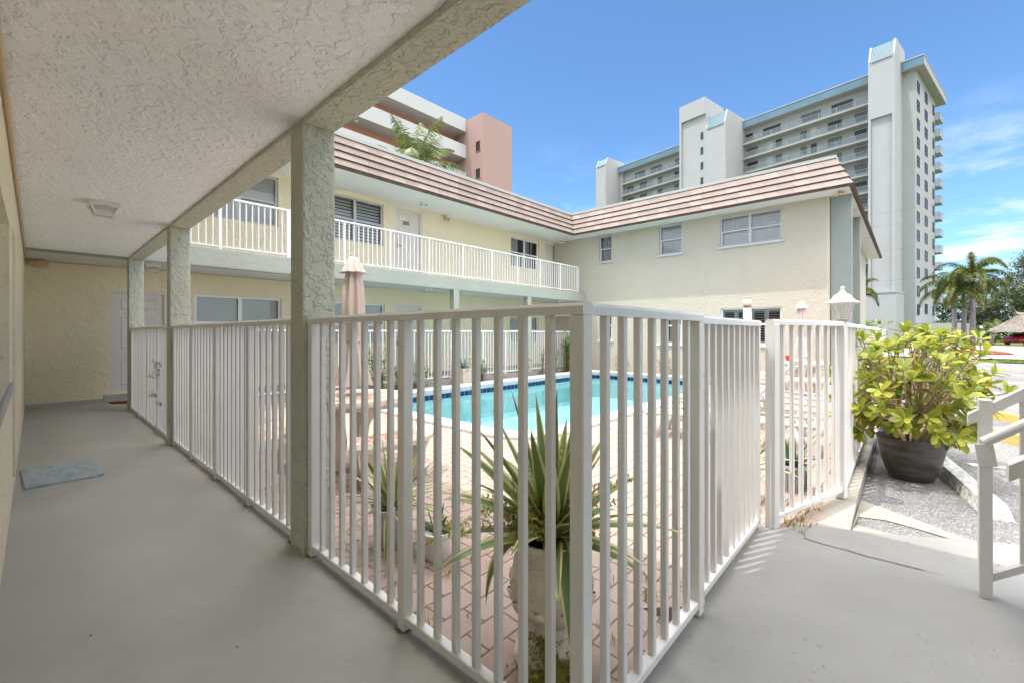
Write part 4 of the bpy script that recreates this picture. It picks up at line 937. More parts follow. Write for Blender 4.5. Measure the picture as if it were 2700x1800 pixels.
root = pot('flower_pot', 'white pot with rolled rim behind the gate', (3.76, 0.98, DZ), [(0.10, 0), (0.105, 0.005), (0.118, 0.235), (0.13, 0.238), (0.132, 0.262), (0.122, 0.265), (0.118, 0.24)], 'pot_white', 0.235, 0.117, group='plastic pots inside the fence')
agave('agave', 'agave with yellow margins in the white pot behind the gate', (3.76, 0.98, DZ + 0.235), 18, 0.42, 0.05, seed=21, el=(8, 82), droop=0.7)
root = pot('flower_pot', 'ribbed dark grey planter behind the angled fence panel', (4.30, 0.74, DZ), [(0.10, 0), (0.10, 0.01), (0.112, 0.20), (0.118, 0.205), (0.118, 0.225), (0.106, 0.225), (0.104, 0.2)], 'pot_grey', 0.2, 0.105, group='plastic pots inside the fence')
mb = MB()
for k in range(44):
    a = 2 * math.pi * k / 44; mb.tube([(0.101 * math.cos(a), 0.101 * math.sin(a), 0.012), (0.112 * math.cos(a), 0.112 * math.sin(a), 0.2)], 0.0035, 4)
mb.build('rib', M['trunk'], root)['kind'] = 'stuff'
agave('agave', 'broad-leaved green agave in the ribbed planter', (4.30, 0.74, DZ + 0.2), 14, 0.34, 0.07, 'aloe', 23, (10, 84), 0.6)
root = thing('flower_pot', 'square tan pot holding the blue agave across the pool', 'pot', (7.56, 8.62, DZ))
mb = MB(); mb.ring_tube([[(sx * w_, sy * w_, z) for sx, sy in ((-1, -1), (1, -1), (1, 1), (-1, 1))] for w_, z in ((0.15, 0), (0.17, 0.36), (0.185, 0.365), (0.185, 0.42), (0.165, 0.42), (0.16, 0.38))]); mb.build('body', M['pot_tan'], root)
mb = MB(); mb.quad((-.16, -.16, .385), (.16, -.16, .385), (.16, .16, .385), (-.16, .16, .385)); mb.build('soil', M['soil'], root)
agave('agave', 'blue-grey agave in the square tan pot across the pool', (7.56, 8.62, DZ + 0.385), 20, 0.5, 0.085, 'agave_blue', 31, (5, 84), 0.7, (), 'agave', None)

# yellow-green shrubs in the two brown pots by the parking lot
def brown_pot(loc, label, k=1.0):
    pr = [(0.16, 0), (0.172, 0.006), (0.205, 0.08), (0.235, 0.17), (0.258, 0.27), (0.272, 0.36), (0.278, 0.385), (0.272, 0.39), (0.262, 0.375), (0.25, 0.30)]
    return pot('planter', label, loc, [(r * k, z * k * 1.08) for r, z in pr], 'pot', 0.33 * k, 0.25 * k, 'planter', 'brown planters by the parking lot', 36)
BP = (5.32, 0.0, PZ)
brown_pot(BP, 'brown streaked planter with leafy yellow-green shrub nearest the walkway', 0.88)
brown_pot((6.25, 0.0, PZ), 'brown planter half hidden behind the nearer planter', 0.95)
def clusia(name, label, loc, rx, ry, z0, z1, tips, seed, lf=0.125):
    r = random.Random(seed); root = thing(name, label, 'shrub', loc, 0, 'yellow-green shrubs in brown planters'); br = MB(); lv = MB()
    mains = []
    for k in range(6):
        a = k * 1.05 + r.uniform(-.3, .3); mains.append([Vector((0.03 * math.cos(a), 0.03 * math.sin(a), -0.06)), Vector((0.07 * math.cos(a), 0.07 * math.sin(a), 0.10)), Vector((0.15 * math.cos(a), 0.15 * math.sin(a), 0.30))])
        br.tube(mains[-1], [0.019, 0.016, 0.012], 7)
    for k in range(tips):
        az = k * 2.39996 + r.uniform(-.2, .2); u = (k + .5) / tips; zz = z0 + (z1 - z0) * r.betavariate(1.0, 1.1)
        h = (zz - z0) / (z1 - z0); rad = math.sqrt(max(0.02, 1 - ((h - 0.42) / 0.66) ** 2)) * r.uniform(0.45, 1.06)
        tip = Vector((rx * rad * math.cos(az), ry * rad * math.sin(az), zz))
        m_ = min(mains, key=lambda q: (q[2] - tip).length + r.uniform(0, .12)); s_ = m_[2] if r.random() < .6 else m_[1].lerp(m_[2], .6)
        mid = s_.lerp(tip, .5) + Vector((r.uniform(-.04, .04), r.uniform(-.04, .04), r.uniform(-.02, .06)))
        br.tube([s_, s_.lerp(mid, .5) + Vector((0, 0, .015)), mid, mid.lerp(tip, .6), tip], [0.0075, .0065, .0055, .0045, .004], 5)
        d = (tip - mid).normalized(); d = (d + Vector((0, 0, .25))).normalized(); nl = r.randint(6, 9); a0 = r.uniform(0, 6.28)
        x = d.orthogonal().normalized(); y = d.cross(x)
        for j in range(nl):
            a = a0 + j * 2.4; ring = j / nl; side = x * math.cos(a) + y * math.sin(a); dd = (side * (0.55 + .75 * ring) + d * (0.95 - .75 * ring) + Vector((0, 0, r.uniform(-.25, .1)))).normalized()
            l = lf * r.uniform(.75, 1.15) * (1.05 - .2 * (1 - ring)); blade(lv, tip - d * 0.05 * ring, dd, d + Vector((0, 0, .3)), l, l * r.uniform(.42, .55), r.uniform(.1, .35))
        if r.random() < .6:
            for j in range(3):
                q = mid.lerp(tip, r.uniform(.2, .8)); a = r.uniform(0, 6.28); dd = (x * math.cos(a) + y * math.sin(a) + d * .5).normalized(); l = lf * r.uniform(.7, 1); blade(lv, q, dd, Vector((0, 0, 1)), l, l * .47, .25)
    br.build('branch', M['branch'], root, smooth=True)['kind'] = 'stuff'; lv.build('foliage', M['clusia'], root)
    return root
clusia('shrub', 'glossy yellow-green shrub filling the nearer brown planter', (BP[0], BP[1], PZ + 0.27), 0.67, 0.60, 0.10, 1.08, 135, 41, 0.112)
clusia('shrub', 'yellow-green shrub behind the nearer one, in the half-hidden brown planter', (6.25, -0.02, PZ + 0.31), 0.58, 0.5, 0.12, 0.95, 60, 43, 0.14)

def bush(name, label, loc, rx, ry, h, n, leaf, m, seed, cat='shrub', group=None, stems=5, z0=0.0, gap=0.35, blades=None):
    """upright bush or small tree crown: clumps of leaf-sized faces around twigs"""
    r = random.Random(seed); root = thing(name, label, cat, loc, 0, group); br = MB(); lv = MB(); cl_ = []
    for k in range(stems):
        a = r.uniform(0, 6.28); q = r.uniform(.2, .95); tip = Vector((rx * q * math.cos(a), ry * q * math.sin(a), z0 + (h - z0) * r.uniform(.55, 1)))
        pts = [Vector((tip.x * .15, tip.y * .15, 0)), Vector((tip.x * .5, tip.y * .5, tip.z * .5)) + Vector((r.uniform(-.1, .1) * rx, r.uniform(-.1, .1) * ry, 0)), tip]; br.tube(pts, [.012 * h, .008 * h, .003 * h], 5); cl_.append(pts)
    for k in range(n):
        pts = r.choice(cl_); t = r.random() ** .7; c = pts[0].lerp(pts[1], t * 2) if t < .5 else pts[1].lerp(pts[2], t * 2 - 1)
        if c.z < z0: c.z = z0 + r.random() * .2 * h
        c = c + Vector((r.gauss(0, rx * gap), r.gauss(0, ry * gap), r.gauss(0, h * .07)))
        c.z = max(c.z, 0.02)
        for j in range(3):
            d = Vector((r.uniform(-1, 1), r.uniform(-1, 1), r.uniform(-.3, .9))); blade(lv, c + d * leaf * .3, d, (r.uniform(-.4, .4), r.uniform(-.4, .4), 1), leaf * r.uniform(.7, 1.3), leaf * .5, .2, 0, ((0, .3), (.5, 1), (1, .15)))
    br.build('stem', M['trunk'], root)['kind'] = 'stuff'; lv.build('foliage', M[m], root); return root
G3 = 'shrubs growing along the far fence'
for i, (x, y, rx, h, n, lb) in enumerate(((12.35, 8.72, .26, 1.42, 700, 'tall bushy green shrub against the far fence beside the right wing'), (5.15, 8.62, .30, 1.05, 300, 'loose green shrub behind the closed pink umbrella'), (5.75, 8.65, .28, .85, 300, 'second green shrub along the far fence, right of the umbrella'), (6.3, 8.7, .22, .75, 170, 'low thin shrub at the far fence just left of the tan pot'),
        (8.25, 8.7, .20, .70, 150, 'small shrub at the far fence just right of the tan pot'), (10.2, 8.75, .14, 1.05, 60, 'sparse vine climbing the far fence left of the second mint column'), (11.0, 8.75, .13, 1.0, 60, 'sparse vine climbing the far fence right of the second mint column'), (11.7, 8.75, .12, .95, 90, 'dark twiggy vine on the far fence left of the tall shrub'))):
    bush('shrub', lb, (x, y, DZ), rx, .16, h, n, .055, 'shrub', 50 + i, group=G3, stems=6)
for i, (y, h, n, lb) in enumerate(((7.35, .62, 110, 'low yellow-green shrub at the foot of the right wing wall, left of the small window'), (5.75, .75, 120, 'upright yellow-green shrub at the right wing wall below the middle window'), (4.55, .6, 70, 'thin shrub at the right wing wall beside the wide lower window'))):
    bush('shrub', lb, (13.55, y, DZ), .16, .22, h, n, .055, 'shrub', 70 + i, group='shrubs along the right wing wall', stems=4)
# dark needle-leaved twigs poking through the corridor fence
r = random.Random(5); root = thing('needle_plant', 'dark needle-leaved twigs poking through the short corridor fence', 'plant', (1.12, 6.62, DZ)); lv = MB(); br = MB()
for (dx, dy, z, l) in ((-.16, -.02, .98, .14), (-.13, .10, .90, .16), (-.15, .05, .84, .2), (-.17, .22, .80, .22), (-.16, .16, .60, .22), (-.15, .26, .56, .18), (-.14, -.08, .50, .2), (-.15, .12, .1, .2)):
    a = Vector((0.0, dy * .3, z - .1)); e = Vector((dx, dy, z)); br.tube([(0, 0, 0), (0.02, dy * .2, z * .6), a, e], [.006, .005, .004, .002], 5)
    for k in range(36):
        c = a.lerp(e, r.uniform(.25, 1.1)); d = Vector((r.uniform(-1, .6), r.uniform(-1, 1), r.uniform(-.6, .9))); blade(lv, c, d, (r.uniform(-1, 1), r.uniform(-1, 1), 1), r.uniform(.03, .06), .006, 0, 0, ((0, .5), (.5, 1), (1, .2)))
br.build('twig', M['trunk'], root)['kind'] = 'stuff'; lv.build('foliage', M['needle'], root)
# weeds and grass tufts in the paver joints
r = random.Random(17); mb = MB()
for k in range(120):
    if k < 70: x, y = 1.12 + r.random() ** 1.5 * 1.2, 0.78 + r.random() * 1.8
    elif k < 100: x, y = r.uniform(2.0, 4.6), r.uniform(0.55, 1.0)
    else: x, y = r.uniform(3.1, 4.0), 0.47 + r.uniform(0, .1)
    if math.hypot(x - UR[0], y - UR[1]) < .17: continue
    zb = DZ + .005 if not (3.05 < x < 4.05 and y < .75) else -.02; nn = r.randint(4, 9)
    for j in range(nn):
        a = r.uniform(0, 6.28); d = Vector((math.cos(a) * r.uniform(.15, .8), math.sin(a) * r.uniform(.15, .8), 1)); blade(mb, (x + r.uniform(-.02, .02), y + r.uniform(-.02, .02), zb), d, (math.cos(a), math.sin(a), .2), r.uniform(.02, .065), r.uniform(.003, .007), 0, 0, ((0, .7), (.5, 1), (1, .1)))
    if r.random() < .35:
        for j in range(14):
            blade(mb, (x + r.uniform(-.05, .05), y + r.uniform(-.05, .05), zb + r.uniform(0.01, .12)), (r.uniform(-1, 1), r.uniform(-1, 1), r.uniform(0, .6)), (0, 0, 1), .014, .008, .1, 0, ((0, .3), (.5, 1), (1, .2)))
tag(mb.build('weeds', M['fern']), 'thin weeds sprouting from the paver joints inside the fence', 'weeds', kind='stuff')

# ---------------------------------------------------------------- pool furniture
def closed_umbrella(loc, label, top, bot, pole_z, rr=0.10, seed=1):
    root = thing('umbrella', label, 'umbrella', loc, 0, 'closed pink umbrellas on the tables'); r = random.Random(seed)
    def folds(z, rad, amp, n=48, k=8, ph=0): return [(rad * (1 + amp * math.cos(k * t + ph) + amp * .4 * math.cos(2 * k * t + 1.3)) * math.cos(t), rad * (1 + amp * math.cos(k * t + ph) + amp * .4 * math.cos(2 * k * t + 1.3)) * math.sin(t), z) for t in [2 * math.pi * i / n for i in range(n)]]
    H = top - bot; mb = MB()
    mb.ring_tube([folds(top - .16, rr * .62, .22), folds(top - .3, rr * .80, .25), folds(top - .45, rr * .88, .27, ph=.2), folds(bot + H * .42, rr * .85, .24, ph=.3), folds(bot + H * .36, rr * .66, .18, ph=.3), folds(bot + H * .34, rr * .64, .18, ph=.3), folds(bot + H * .29, rr * .8, .25, ph=.3), folds(bot + .12, rr * 1.15, .34, ph=.4), folds(bot, rr * 1.3, .45, ph=.5)], cap=False); mb.build('canopy', M['umbrella'], root, smooth=True)
    mb = MB(); mb.ring_tube([folds(top, .036, .02), folds(top - .02, .048, .03), folds(top - .08, rr * .72, .10), folds(top - .145, rr * 1.0, .17), folds(top - .16, rr * 1.12, .24)]); mb.build('vent', M['umbrella'], root, smooth=True)
    mb = MB(); mb.lathe([(rr * .72, bot + H * .335), (rr * .74, bot + H * .34), (rr * .74, bot + H * .365), (rr * .72, bot + H * .37)], 20, cap=False); mb.build('tie', M['umbrella'], root)
    mb = MB(); mb.tube([(0, 0, pole_z), (0, 0, top - .02)], 0.019, 12); mb.build('pole', M['bronze'], root, smooth=True)
    mb = MB(); mb.lathe([(0.037, top - .004), (0.037, top + .008), (0.012, top + .014)], 14); mb.build('cap', M['wood'], root)
    return root
def scroll_edge(mb, c, r_in, r_out, a0, a1, z0, z1, n):
    pass
def stone_table(loc, label, h=0.72, r0=0.50):
    root = thing('table', label, 'table', loc, 0, 'cast-stone mosaic tables'); mb = MB()
    mb.lathe([(r0 - .06, h - .10), (r0 - .03, h - .09), (r0 - .045, h - .07), (r0 - .005, h - .055), (r0, h - .03), (r0 - .008, h - .004), (r0 - .05, h), (0.001, h + .0005)], 48); mb.build('tabletop', M['cast'], root, smooth=True, angle=40)
    mb = MB(); mb.lathe([(r0 - .07, h + .0015), (r0 - .075, h + .004), (0.001, h + .0045)], 48); mb.build('mosaic', M['mosaic'], root)
    mb = MB()
    for k in range(3):
        m_ = Matrix.Rotation(k * 2.094 + .5, 4, 'Z'); q = [(.0, .16), (.06, .12), (.20, .10), (.45, .14), (.62, .26)]
        mb.ring_tube([[m_ @ Vector((x0 + dx, dy, z)) for dx, dy in ((-.02, -.05), (w_, -.05), (w_, .05), (-.02, .05))] for z, x0, w_ in ((0, .10, .17), (.08, .10, .11), (.25, .08, .09), (.45, .10, .12), (h - .1, .12, .26))])
    mb.build('pedestal', M['cast'], root, smooth=True, angle=40); return root
def stone_bench(loc, az, label, r0=0.66, r1=0.98, span=62, h=0.42):
    """curved bench: an arc about the table centre loc"""
    root = thing('bench', label, 'bench', loc, az, 'curved cast-stone benches'); mb = MB(); n = 22
    def arc(ri, ro, za, zb, m_, nm, sp, bulge=0.0):
        mb = MB(); rings = []
        for k in range(n + 1):
            a = R(-sp / 2 + sp * k / n); e = abs(k - n / 2) / (n / 2); t = 0.0 if e < .9 else (e - .9) * .35
            pr = [(ri + t, za), (ri - .012 + t, (za + zb) / 2), (ri + .01 + t, zb), (ro - .01 - t, zb), (ro + .012 - t, (za + zb) / 2), (ro - t, za)]
            rings.append([(p * math.cos(a), p * math.sin(a), z) for p, z in pr])
        mb.ring_tube(rings); return mb.build(nm, M[m_], root, smooth=True, angle=35)
    arc(r0, r1, h - .085, h, 'cast', 'seat', span); arc(r0 + .045, r1 - .045, h + .0005, h + .003, 'mosaic', 'mosaic', span - 7)
    for s_ in (-1, 1):
        a = R(s_ * span * .32); m_ = Matrix.Rotation(a, 4, 'Z'); mb = MB(); c = (r0 + r1) / 2
        mb.ring_tube([[m_ @ Vector((c + dx * w_, dy, z)) for dx, dy in ((-1, -.055), (1, -.055), (1, .055), (-1, .055))] for z, w_ in ((0, .13), (.05, .13), (.09, .085), (.2, .07), (h - .12, .11), (h - .086, .135))]); mb.build('leg', M['cast'], root)
    return root
T1 = (2.10, 4.02, DZ); stone_table(T1, 'round mosaic-topped stone table under the nearer closed umbrella')
closed_umbrella((T1[0], T1[1], 0), 'tall closed pink umbrella on the near table beside the mint column', 1.94, 0.70, DZ + .724, 0.10)
stone_bench(T1, R(-82), 'curved mosaic bench on the fence side of the near stone table', 0.50, 0.80, 76)
stone_bench(T1, R(150), 'curved mosaic bench on the corridor side of the near stone table', 0.62, 0.92)
T2 = (11.2, 1.75, DZ); stone_table(T2, 'round mosaic-topped stone table by the right wing under the farther umbrella')
closed_umbrella((T2[0], T2[1], 0), 'small far closed pink umbrella in front of the right wing wall', 1.88, 0.72, DZ + .724, 0.10, 2)
stone_bench(T2, R(190), 'curved mosaic bench on the pool side of the far stone table', 0.62, 0.92); stone_bench(T2, R(75), 'curved mosaic bench on the wall side of the far stone table', 0.62, 0.92)
mb = MB(); mb.lathe([(0.03, 0), (0.042, .115), (.044, .117), (.04, .117), (.029, .004)], 16); o = mb.build('cup', M['redcup'], None, smooth=True, loc=(11.05, 1.98, DZ + .7245)); tag(o, 'red plastic cup standing on the far stone table', 'cup')
def lounger(loc, label, rz):
    """white plastic sun lounger, head towards -y, with raised slatted back"""
    root = thing('sun_lounger', label, 'sun lounger', loc, rz, 'white plastic sun loungers')
    mb = MB()
    for s_ in (-1, 1): mb.tube([(s_ * .31, .95, .30), (s_ * .31, .3, .33), (s_ * .31, -.85, .32)], .024, 8)
    mb.tube([(-.31, .95, .30), (.31, .95, .30)], .024, 8); mb.tube([(-.31, -.85, .32), (.31, -.85, .32)], .024, 8); mb.build('frame', M['plastic'], root, smooth=True)
    mb = MB()
    for k in range(8): y = -.02 + k * .125; mb.bbox(-.29, .29, y, y + .085, .335, .352, .005)
    mb.build('seat', M['plastic'], root)
    mb = MB(); m_ = Matrix.Translation((0, -.06, .34)) @ Matrix.Rotation(R(-48), 4, 'X')
    for k in range(6): y = -.09 - k * .125; mb.bbox(-.28, .28, y, y + .085, -.006, .012, .005, 0, m_)
    for s_ in (-1, 1): mb.bbox(s_ * .28 - .025, s_ * .28 + .025, -.80, 0, -.012, .016, .006, 0, m_)
    mb.bbox(-.28, .28, -.84, -.78, -.012, .016, .006, 0, m_); mb.build('backrest', M['plastic'], root)
    for sx, y in ((-1, .75), (1, .75), (-1, -.65), (1, -.65)):
        mb = MB(); mb.tube([(sx * .31, y, .31), (sx * .32, y + (.08 if y > 0 else -.08), 0)], .024, 8); mb.build('leg', M['plastic'], root, smooth=True)
    for s_ in (-1, 1):
        mb = MB(); mb.tube([(s_ * .33, .22, .33), (s_ * .34, .20, .48), (s_ * .34, .12, .53), (s_ * .34, -.18, .53), (s_ * .34, -.26, .48), (s_ * .33, -.28, .33)], .02, 8); mb.build('armrest', M['plastic'], root, smooth=True)
    return root
lg = lounger((5.75, 1.62, DZ), 'white sun lounger nearest the gate with raised back', R(8))
dup(lg, (6.95, 1.75, DZ), R(4), 'second white sun lounger from the gate, raised back by the fence'); dup(lg, (8.35, 1.85, DZ), R(-3), 'farthest white sun lounger, next to the far stone table')

# ---------------------------------------------------------------- small things on the walks
def doormat(name, label, pts, z, m, th=0.012, edge=None):
    root = MB(); n = len(pts); root.add([(x, y, z) for x, y in pts] + [(x, y, z + th) for x, y in pts], [tuple(range(n, 2 * n))] + [(i, (i + 1) % n, n + (i + 1) % n, n + i) for i in range(n)]); return tag(root.build(name, M[m]), label, 'doormat')
doormat('doormat', 'teal and grey patterned doormat on the corridor floor', [(-0.05, 5.01), (0.375, 5.02), (0.395, 5.04), (0.36, 5.66), (0.34, 5.685), (-0.085, 5.70)], 0.001, 'mat', .016)
a = [(0.86 + 0.42 * (1 - math.cos(t)) , 10.20 - 0.36 * math.sin(t)) for t in [math.pi * k / 16 for k in range(17)]]
doormat('doormat', 'dark red half-round doormat at the end door', a, 0.001, 'redmat', .02)
r = random.Random(23)
for i, (px, py, s_) in enumerate(((0.80, 1.02, .017), (0.62, 0.62, .006), (0.93, 1.18, .005), (0.30, 1.25, .006), (0.52, 1.9, .005), (.93, .86, .006), (0.15, 2.4, .005))):
    mb = MB(); k = 9; mb.add([(s_ * r.uniform(.4, 1.1) * math.cos(2 * math.pi * j / k) * 1.4, s_ * r.uniform(.35, .9) * math.sin(2 * math.pi * j / k), .002 + s_ * r.uniform(0, .3)) for j in range(k)] + [(0, 0, .003 + s_ * .25)], [(j, (j + 1) % k, k) for j in range(k)])
    o = mb.build('dry_leaf', M['dryleaf'], None, loc=(px, py, 0.001)); tag(o, 'larger curled black leaf scrap on the corridor floor near the fence' if i == 0 else 'tiny dark leaf scrap on the corridor floor', 'leaf', 'leaf scraps on the corridor floor')
def wheel_stop(a, c, label, m, wd=0.14, h=0.12, z=PZ, taper=True):
    a, c = Vector((*a, 0)), Vector((*c, 0)); d = c - a; ln = d.length
    mb = MB(); t = 0.09 if taper else .02
    mb.ring_tube([[(x, -wd / 2 * k2, 0), (x, -wd * .36 * k2, h * k3), (x, wd * .36 * k2, h * k3), (x, wd / 2 * k2, 0)] for x, k2, k3 in ((0, .9, .1), (t, 1, .92), (t + .03, 1, 1), (ln - t - .03, 1, 1), (ln - t, 1, .92), (ln, .9, .1))])
    o = mb.build('wheel_stop', M[m], None, loc=(a.x, a.y, z)); o.rotation_euler = (0, 0, math.atan2(d.y, d.x)); return tag(o, label, 'wheel stop', 'concrete wheel stops')
wheel_stop((4.52, -0.46), (6.25, -0.17), 'chipped white wheel stop beside the brown planter', 'kerb', .16, .09)
wheel_stop((8.43, -0.50), (7.25, -1.25), 'yellow wheel stop behind the stair railing post, nearest one', 'yellow')
wheel_stop((10.3, -0.72), (9.15, -1.38), 'yellow wheel stop of the second parking bay', 'yellow')
wheel_stop((12.5, -0.95), (11.95, -1.30), 'pale weathered wheel stop of the third parking bay', 'kerb')
mb = MB(); mb.bbox(-.025, .025, -.018, .018, 0, .62, .004); o = mb.build('bollard', M['green_post'], None, loc=(7.5, -.37, PZ)); tag(o, 'slim dark green steel post behind the brown planters', 'bollard')

# ---------------------------------------------------------------- white high-rise in the distance
FW = Vector((0.738, 0.675)); RT = Vector((0.675, -0.738))
def at(t, d): q = FW * d + RT * (t * d); return (q.x, q.y)      # t: sideways slope from the view axis, d: depth in metres
tw = thing('high_rise', 'white high-rise with blue roof fascia and projecting stair towers behind the right wing', 'building', (85.23, -1.33, 0), R(-9.67))
BZ = -0.6; FL = 2.72; S0 = 36.45
WV = 1.35
mb = MB(); mb.box(WV, 15.4, 0.96, 54, BZ, 39.5); mb.box(0.96, WV, 0.96, 2.7, BZ, 39.5); mb.box(0.6, WV, 53.0, 54, BZ, 39.5); mb.build('wall', M['tower'], tw)
mb = MB(); mb.box(0.0, 18.0, 0.0, 54.6, 39.5, 40.7, 0); mb.box(-0.06, 18.06, -0.06, 54.66, 40.7, 40.85, 1); mb.quad((0.004, -0.008, 39.5), (18, -0.008, 39.5), (18, -0.008, 40.7), (0.004, -0.008, 40.7), 1); mb.box(.02, 17.98, .02, 54.5, 39.44, 39.498, 1); mb.build('roof', [M['tower_blue'], M['tower']], tw)
def shaft(y0, y1, xf, ztop, zfront, lip, tiles_=True, back=2.4, slope=0.85):
    """projecting tower with an outset upper front and a tiled lean-to top"""
    mb = MB(); mb.box(xf + 0.35, back, y0, y1 - .002, BZ, lip, 0); mb.box(xf + 0.001, back, y0 - .02, y0 + .28, BZ, lip, 0); mb.box(xf + 0.001, back, y1 - .28, y1 + .02, BZ, lip, 0)
    p = [(xf, lip), (xf, zfront), (xf + slope, ztop), (back, ztop), (back, lip)]; k = len(p)
    for (a, c) in ((y0 - .02, y0 + .25), (y1 - .25, y1 + .02)):
        mb.add([(x, a, z) for x, z in p] + [(x, c, z) for x, z in p], [tuple(range(k)), tuple(range(k, 2 * k))[::-1]] + [(i, k + i, k + (i + 1) % k, (i + 1) % k) for i in range(k)])
    q = [(xf, lip), (xf, zfront - .25), (xf + slope, ztop - .25), (back, ztop - .25), (back, lip)]
    mb.add([(x, y0 + .25, z) for x, z in q] + [(x, y1 - .25, z) for x, z in q], [(i, k + i, k + (i + 1) % k, (i + 1) % k) for i in range(k)])
    o = mb.build('stair_tower', M['tower'], tw)
    if tiles_:
        mb = MB(); e = 0.05; y0 += .26; y1 -= .26; mb.quad((xf - .12, y0, zfront - .34), (xf - .12, y1, zfront - .34), (xf + slope, y1, ztop - .18), (xf + slope, y0, ztop - .18), 0, [(0, 0), (y1 - y0, 0), (y1 - y0, 2.6), (0, 2.6)]); mb.build('tile_roof', M['blue_tile'], o)
    return o
shaft(2.48, 5.43, -3.6, 43.3, 40.9, 32.4); shaft(24.96, 28.6, -6.6, 41.3, 38.9, 5.0); shaft(54.0, 56.9, -4.4, 42.4, 40.8, 29.6)
mb = MB(); mb.box(-6.9, 0.2, 28.62, 33.7, 41.6, 44.7); mb.box(-6.5, 2.4, 28.64, 33.68, BZ, 41.6); mb.box(-6.9, 0.2, 33.3, 33.7, BZ, 41.6); mb.build('lift_tower', M['tower'], tw)
for k in range(8):
    mb = MB(); z = 37.2 - 2 * 1.36 * k * 1.03; mb.box(-6.56, -6.4, 29.1, 29.6, z, z + 1.3); mb.build('window', M['bronze'], tw)
mb = MB(); mb.box(-4.1, 2.0, 2.2, 5.7, BZ, 6.9); mb.box(-4.2, 2.0, 2.15, 5.75, 6.9, 7.15); mb.build('tower_base', M['tower'], tw)
mb = MB(); mb.add([(0.9, 0.9, BZ), (17, 0.9, BZ), (17, -3.4, BZ), (0.9, -3.4, BZ), (0.9, 0.9, 2.6), (13, 0.9, 2.6), (13, -3.4, 2.6), (0.9, -3.4, 2.6)], [(0, 3, 7, 4), (4, 7, 6, 5), (5, 6, 2, 1), (3, 2, 6, 7)]); mb.build('terrace_wall', M['tower'], tw)
# galleries with glass railings
for f in range(12):
    z = S0 - FL * f
    for (y0, y1) in ((5.44, 24.94), (33.72, 53.0)):
        if y0 > 30 and f > 4: continue
        mb = MB(); mb.box(0.0, WV, y0, y1, z - .2, z); g = mb.build('gallery', M['tower'], tw)
        mb = MB(); n = int((y1 - y0) / 2.3)
        for k in range(n + 1): y = y0 + .05 + (y1 - y0 - .1) * k / n; mb.box(.02, .07, y - .025, y + .025, z, z + .92)
        mb.box(.01, .08, y0, y1, z + .92, z + .97); mb.box(.03, .07, y0, y1, z + .06, z + .10); mb.build('railing', M['tower'], g)
        mb = MB(); mb.quad((.05, y0, z + .1), (.05, y1, z + .1), (.05, y1, z + .9), (.05, y0, z + .9)); mb.build('glass', M['glass_green'], g)
def u_at(px, v): t = (px - 1350) / 1150.4; return (58.5 + .789 * v - t * (62 + .614 * v)) / (.614 + .789 * t)
def twin(y0, y1, z0, z1, n, parent=None):
    mb = MB(); x = WV; f = .07; mb.box(x - .05, x - .002, y0, y1, z0, z0 + f); mb.box(x - .05, x - .002, y0, y1, z1 - f, z1)
    for k in range(n + 1): y = y0 + (y1 - y0 - f) * k / n; mb.box(x - .052, x - .003, y, y + f, z0 + f, z1 - f)
    mb.box(x - .048, x - .004, y0 + f, y1 - f, (z0 + z1) / 2 - .03, (z0 + z1) / 2 + .03); o = mb.build('window', M['bronze'], tw)
    mb = MB(); mb.quad((x - .02, y0, z0), (x - .02, y1, z0), (x - .02, y1, (z0 + z1) / 2), (x - .02, y0, (z0 + z1) / 2), rnd.choice((0, 0, 1))); mb.quad((x - .02, y0, (z0 + z1) / 2), (x - .02, y1, (z0 + z1) / 2), (x - .02, y1, z1), (x - .02, y0, z1), rnd.choice((0, 1, 1))); mb.build('pane', [M['tglass'], M['tblind']], o)
zx = lambda a: 1550 + a / 3.136
top = [(2015, 2190, 3), (1765, 1925, 3), (1450, 1595, 3), (1290, 1365, 2), (722, 757, 1), (520, 612, 3), (390, 473, 2)]
lowr = [(2206, 2306, 3), (1985, 2100, 3), (1760, 1810, 1), (1555, 1605, 1), (1320, 1405, 2), (718, 752, 1), (583, 617, 1), (432, 488, 2), (325, 380, 2)]
doors_ = [(1845, 1893), (1482, 1530), (540, 570)]
for f in range(12):
    z = S0 - FL * f
    for a, c, n in (top if f == 0 else lowr):
        if f > 4 and a != 2206: continue
        if f > 3 and a < 1200: continue
        y1, y0 = sorted((u_at(zx(a), WV), u_at(zx(c), WV)), reverse=True); twin(y0, y1, z + .85, z + 2.1, n)
    if 0 < f < 4:
        for a, c in doors_:
            y1, y0 = sorted((u_at(zx(a), WV), u_at(zx(c), WV)), reverse=True); mb = MB(); mb.box(WV - .07, WV - .002, y0, y1, z, z + 2.15); mb.build('door', M['pale'] if a != 1845 or f != 2 else M['bronze'], tw)
def v_at(px): t = (px - 1350) / 1150.4; return (t * 62.76 - 57.91) / (.789 - .614 * t)
cols_ = [(v_at(2417.4), v_at(2424), 38.0), (v_at(2438), v_at(2444.8), 38.3), (v_at(2458.5), v_at(2462.3), 38.2)]
_wm = None
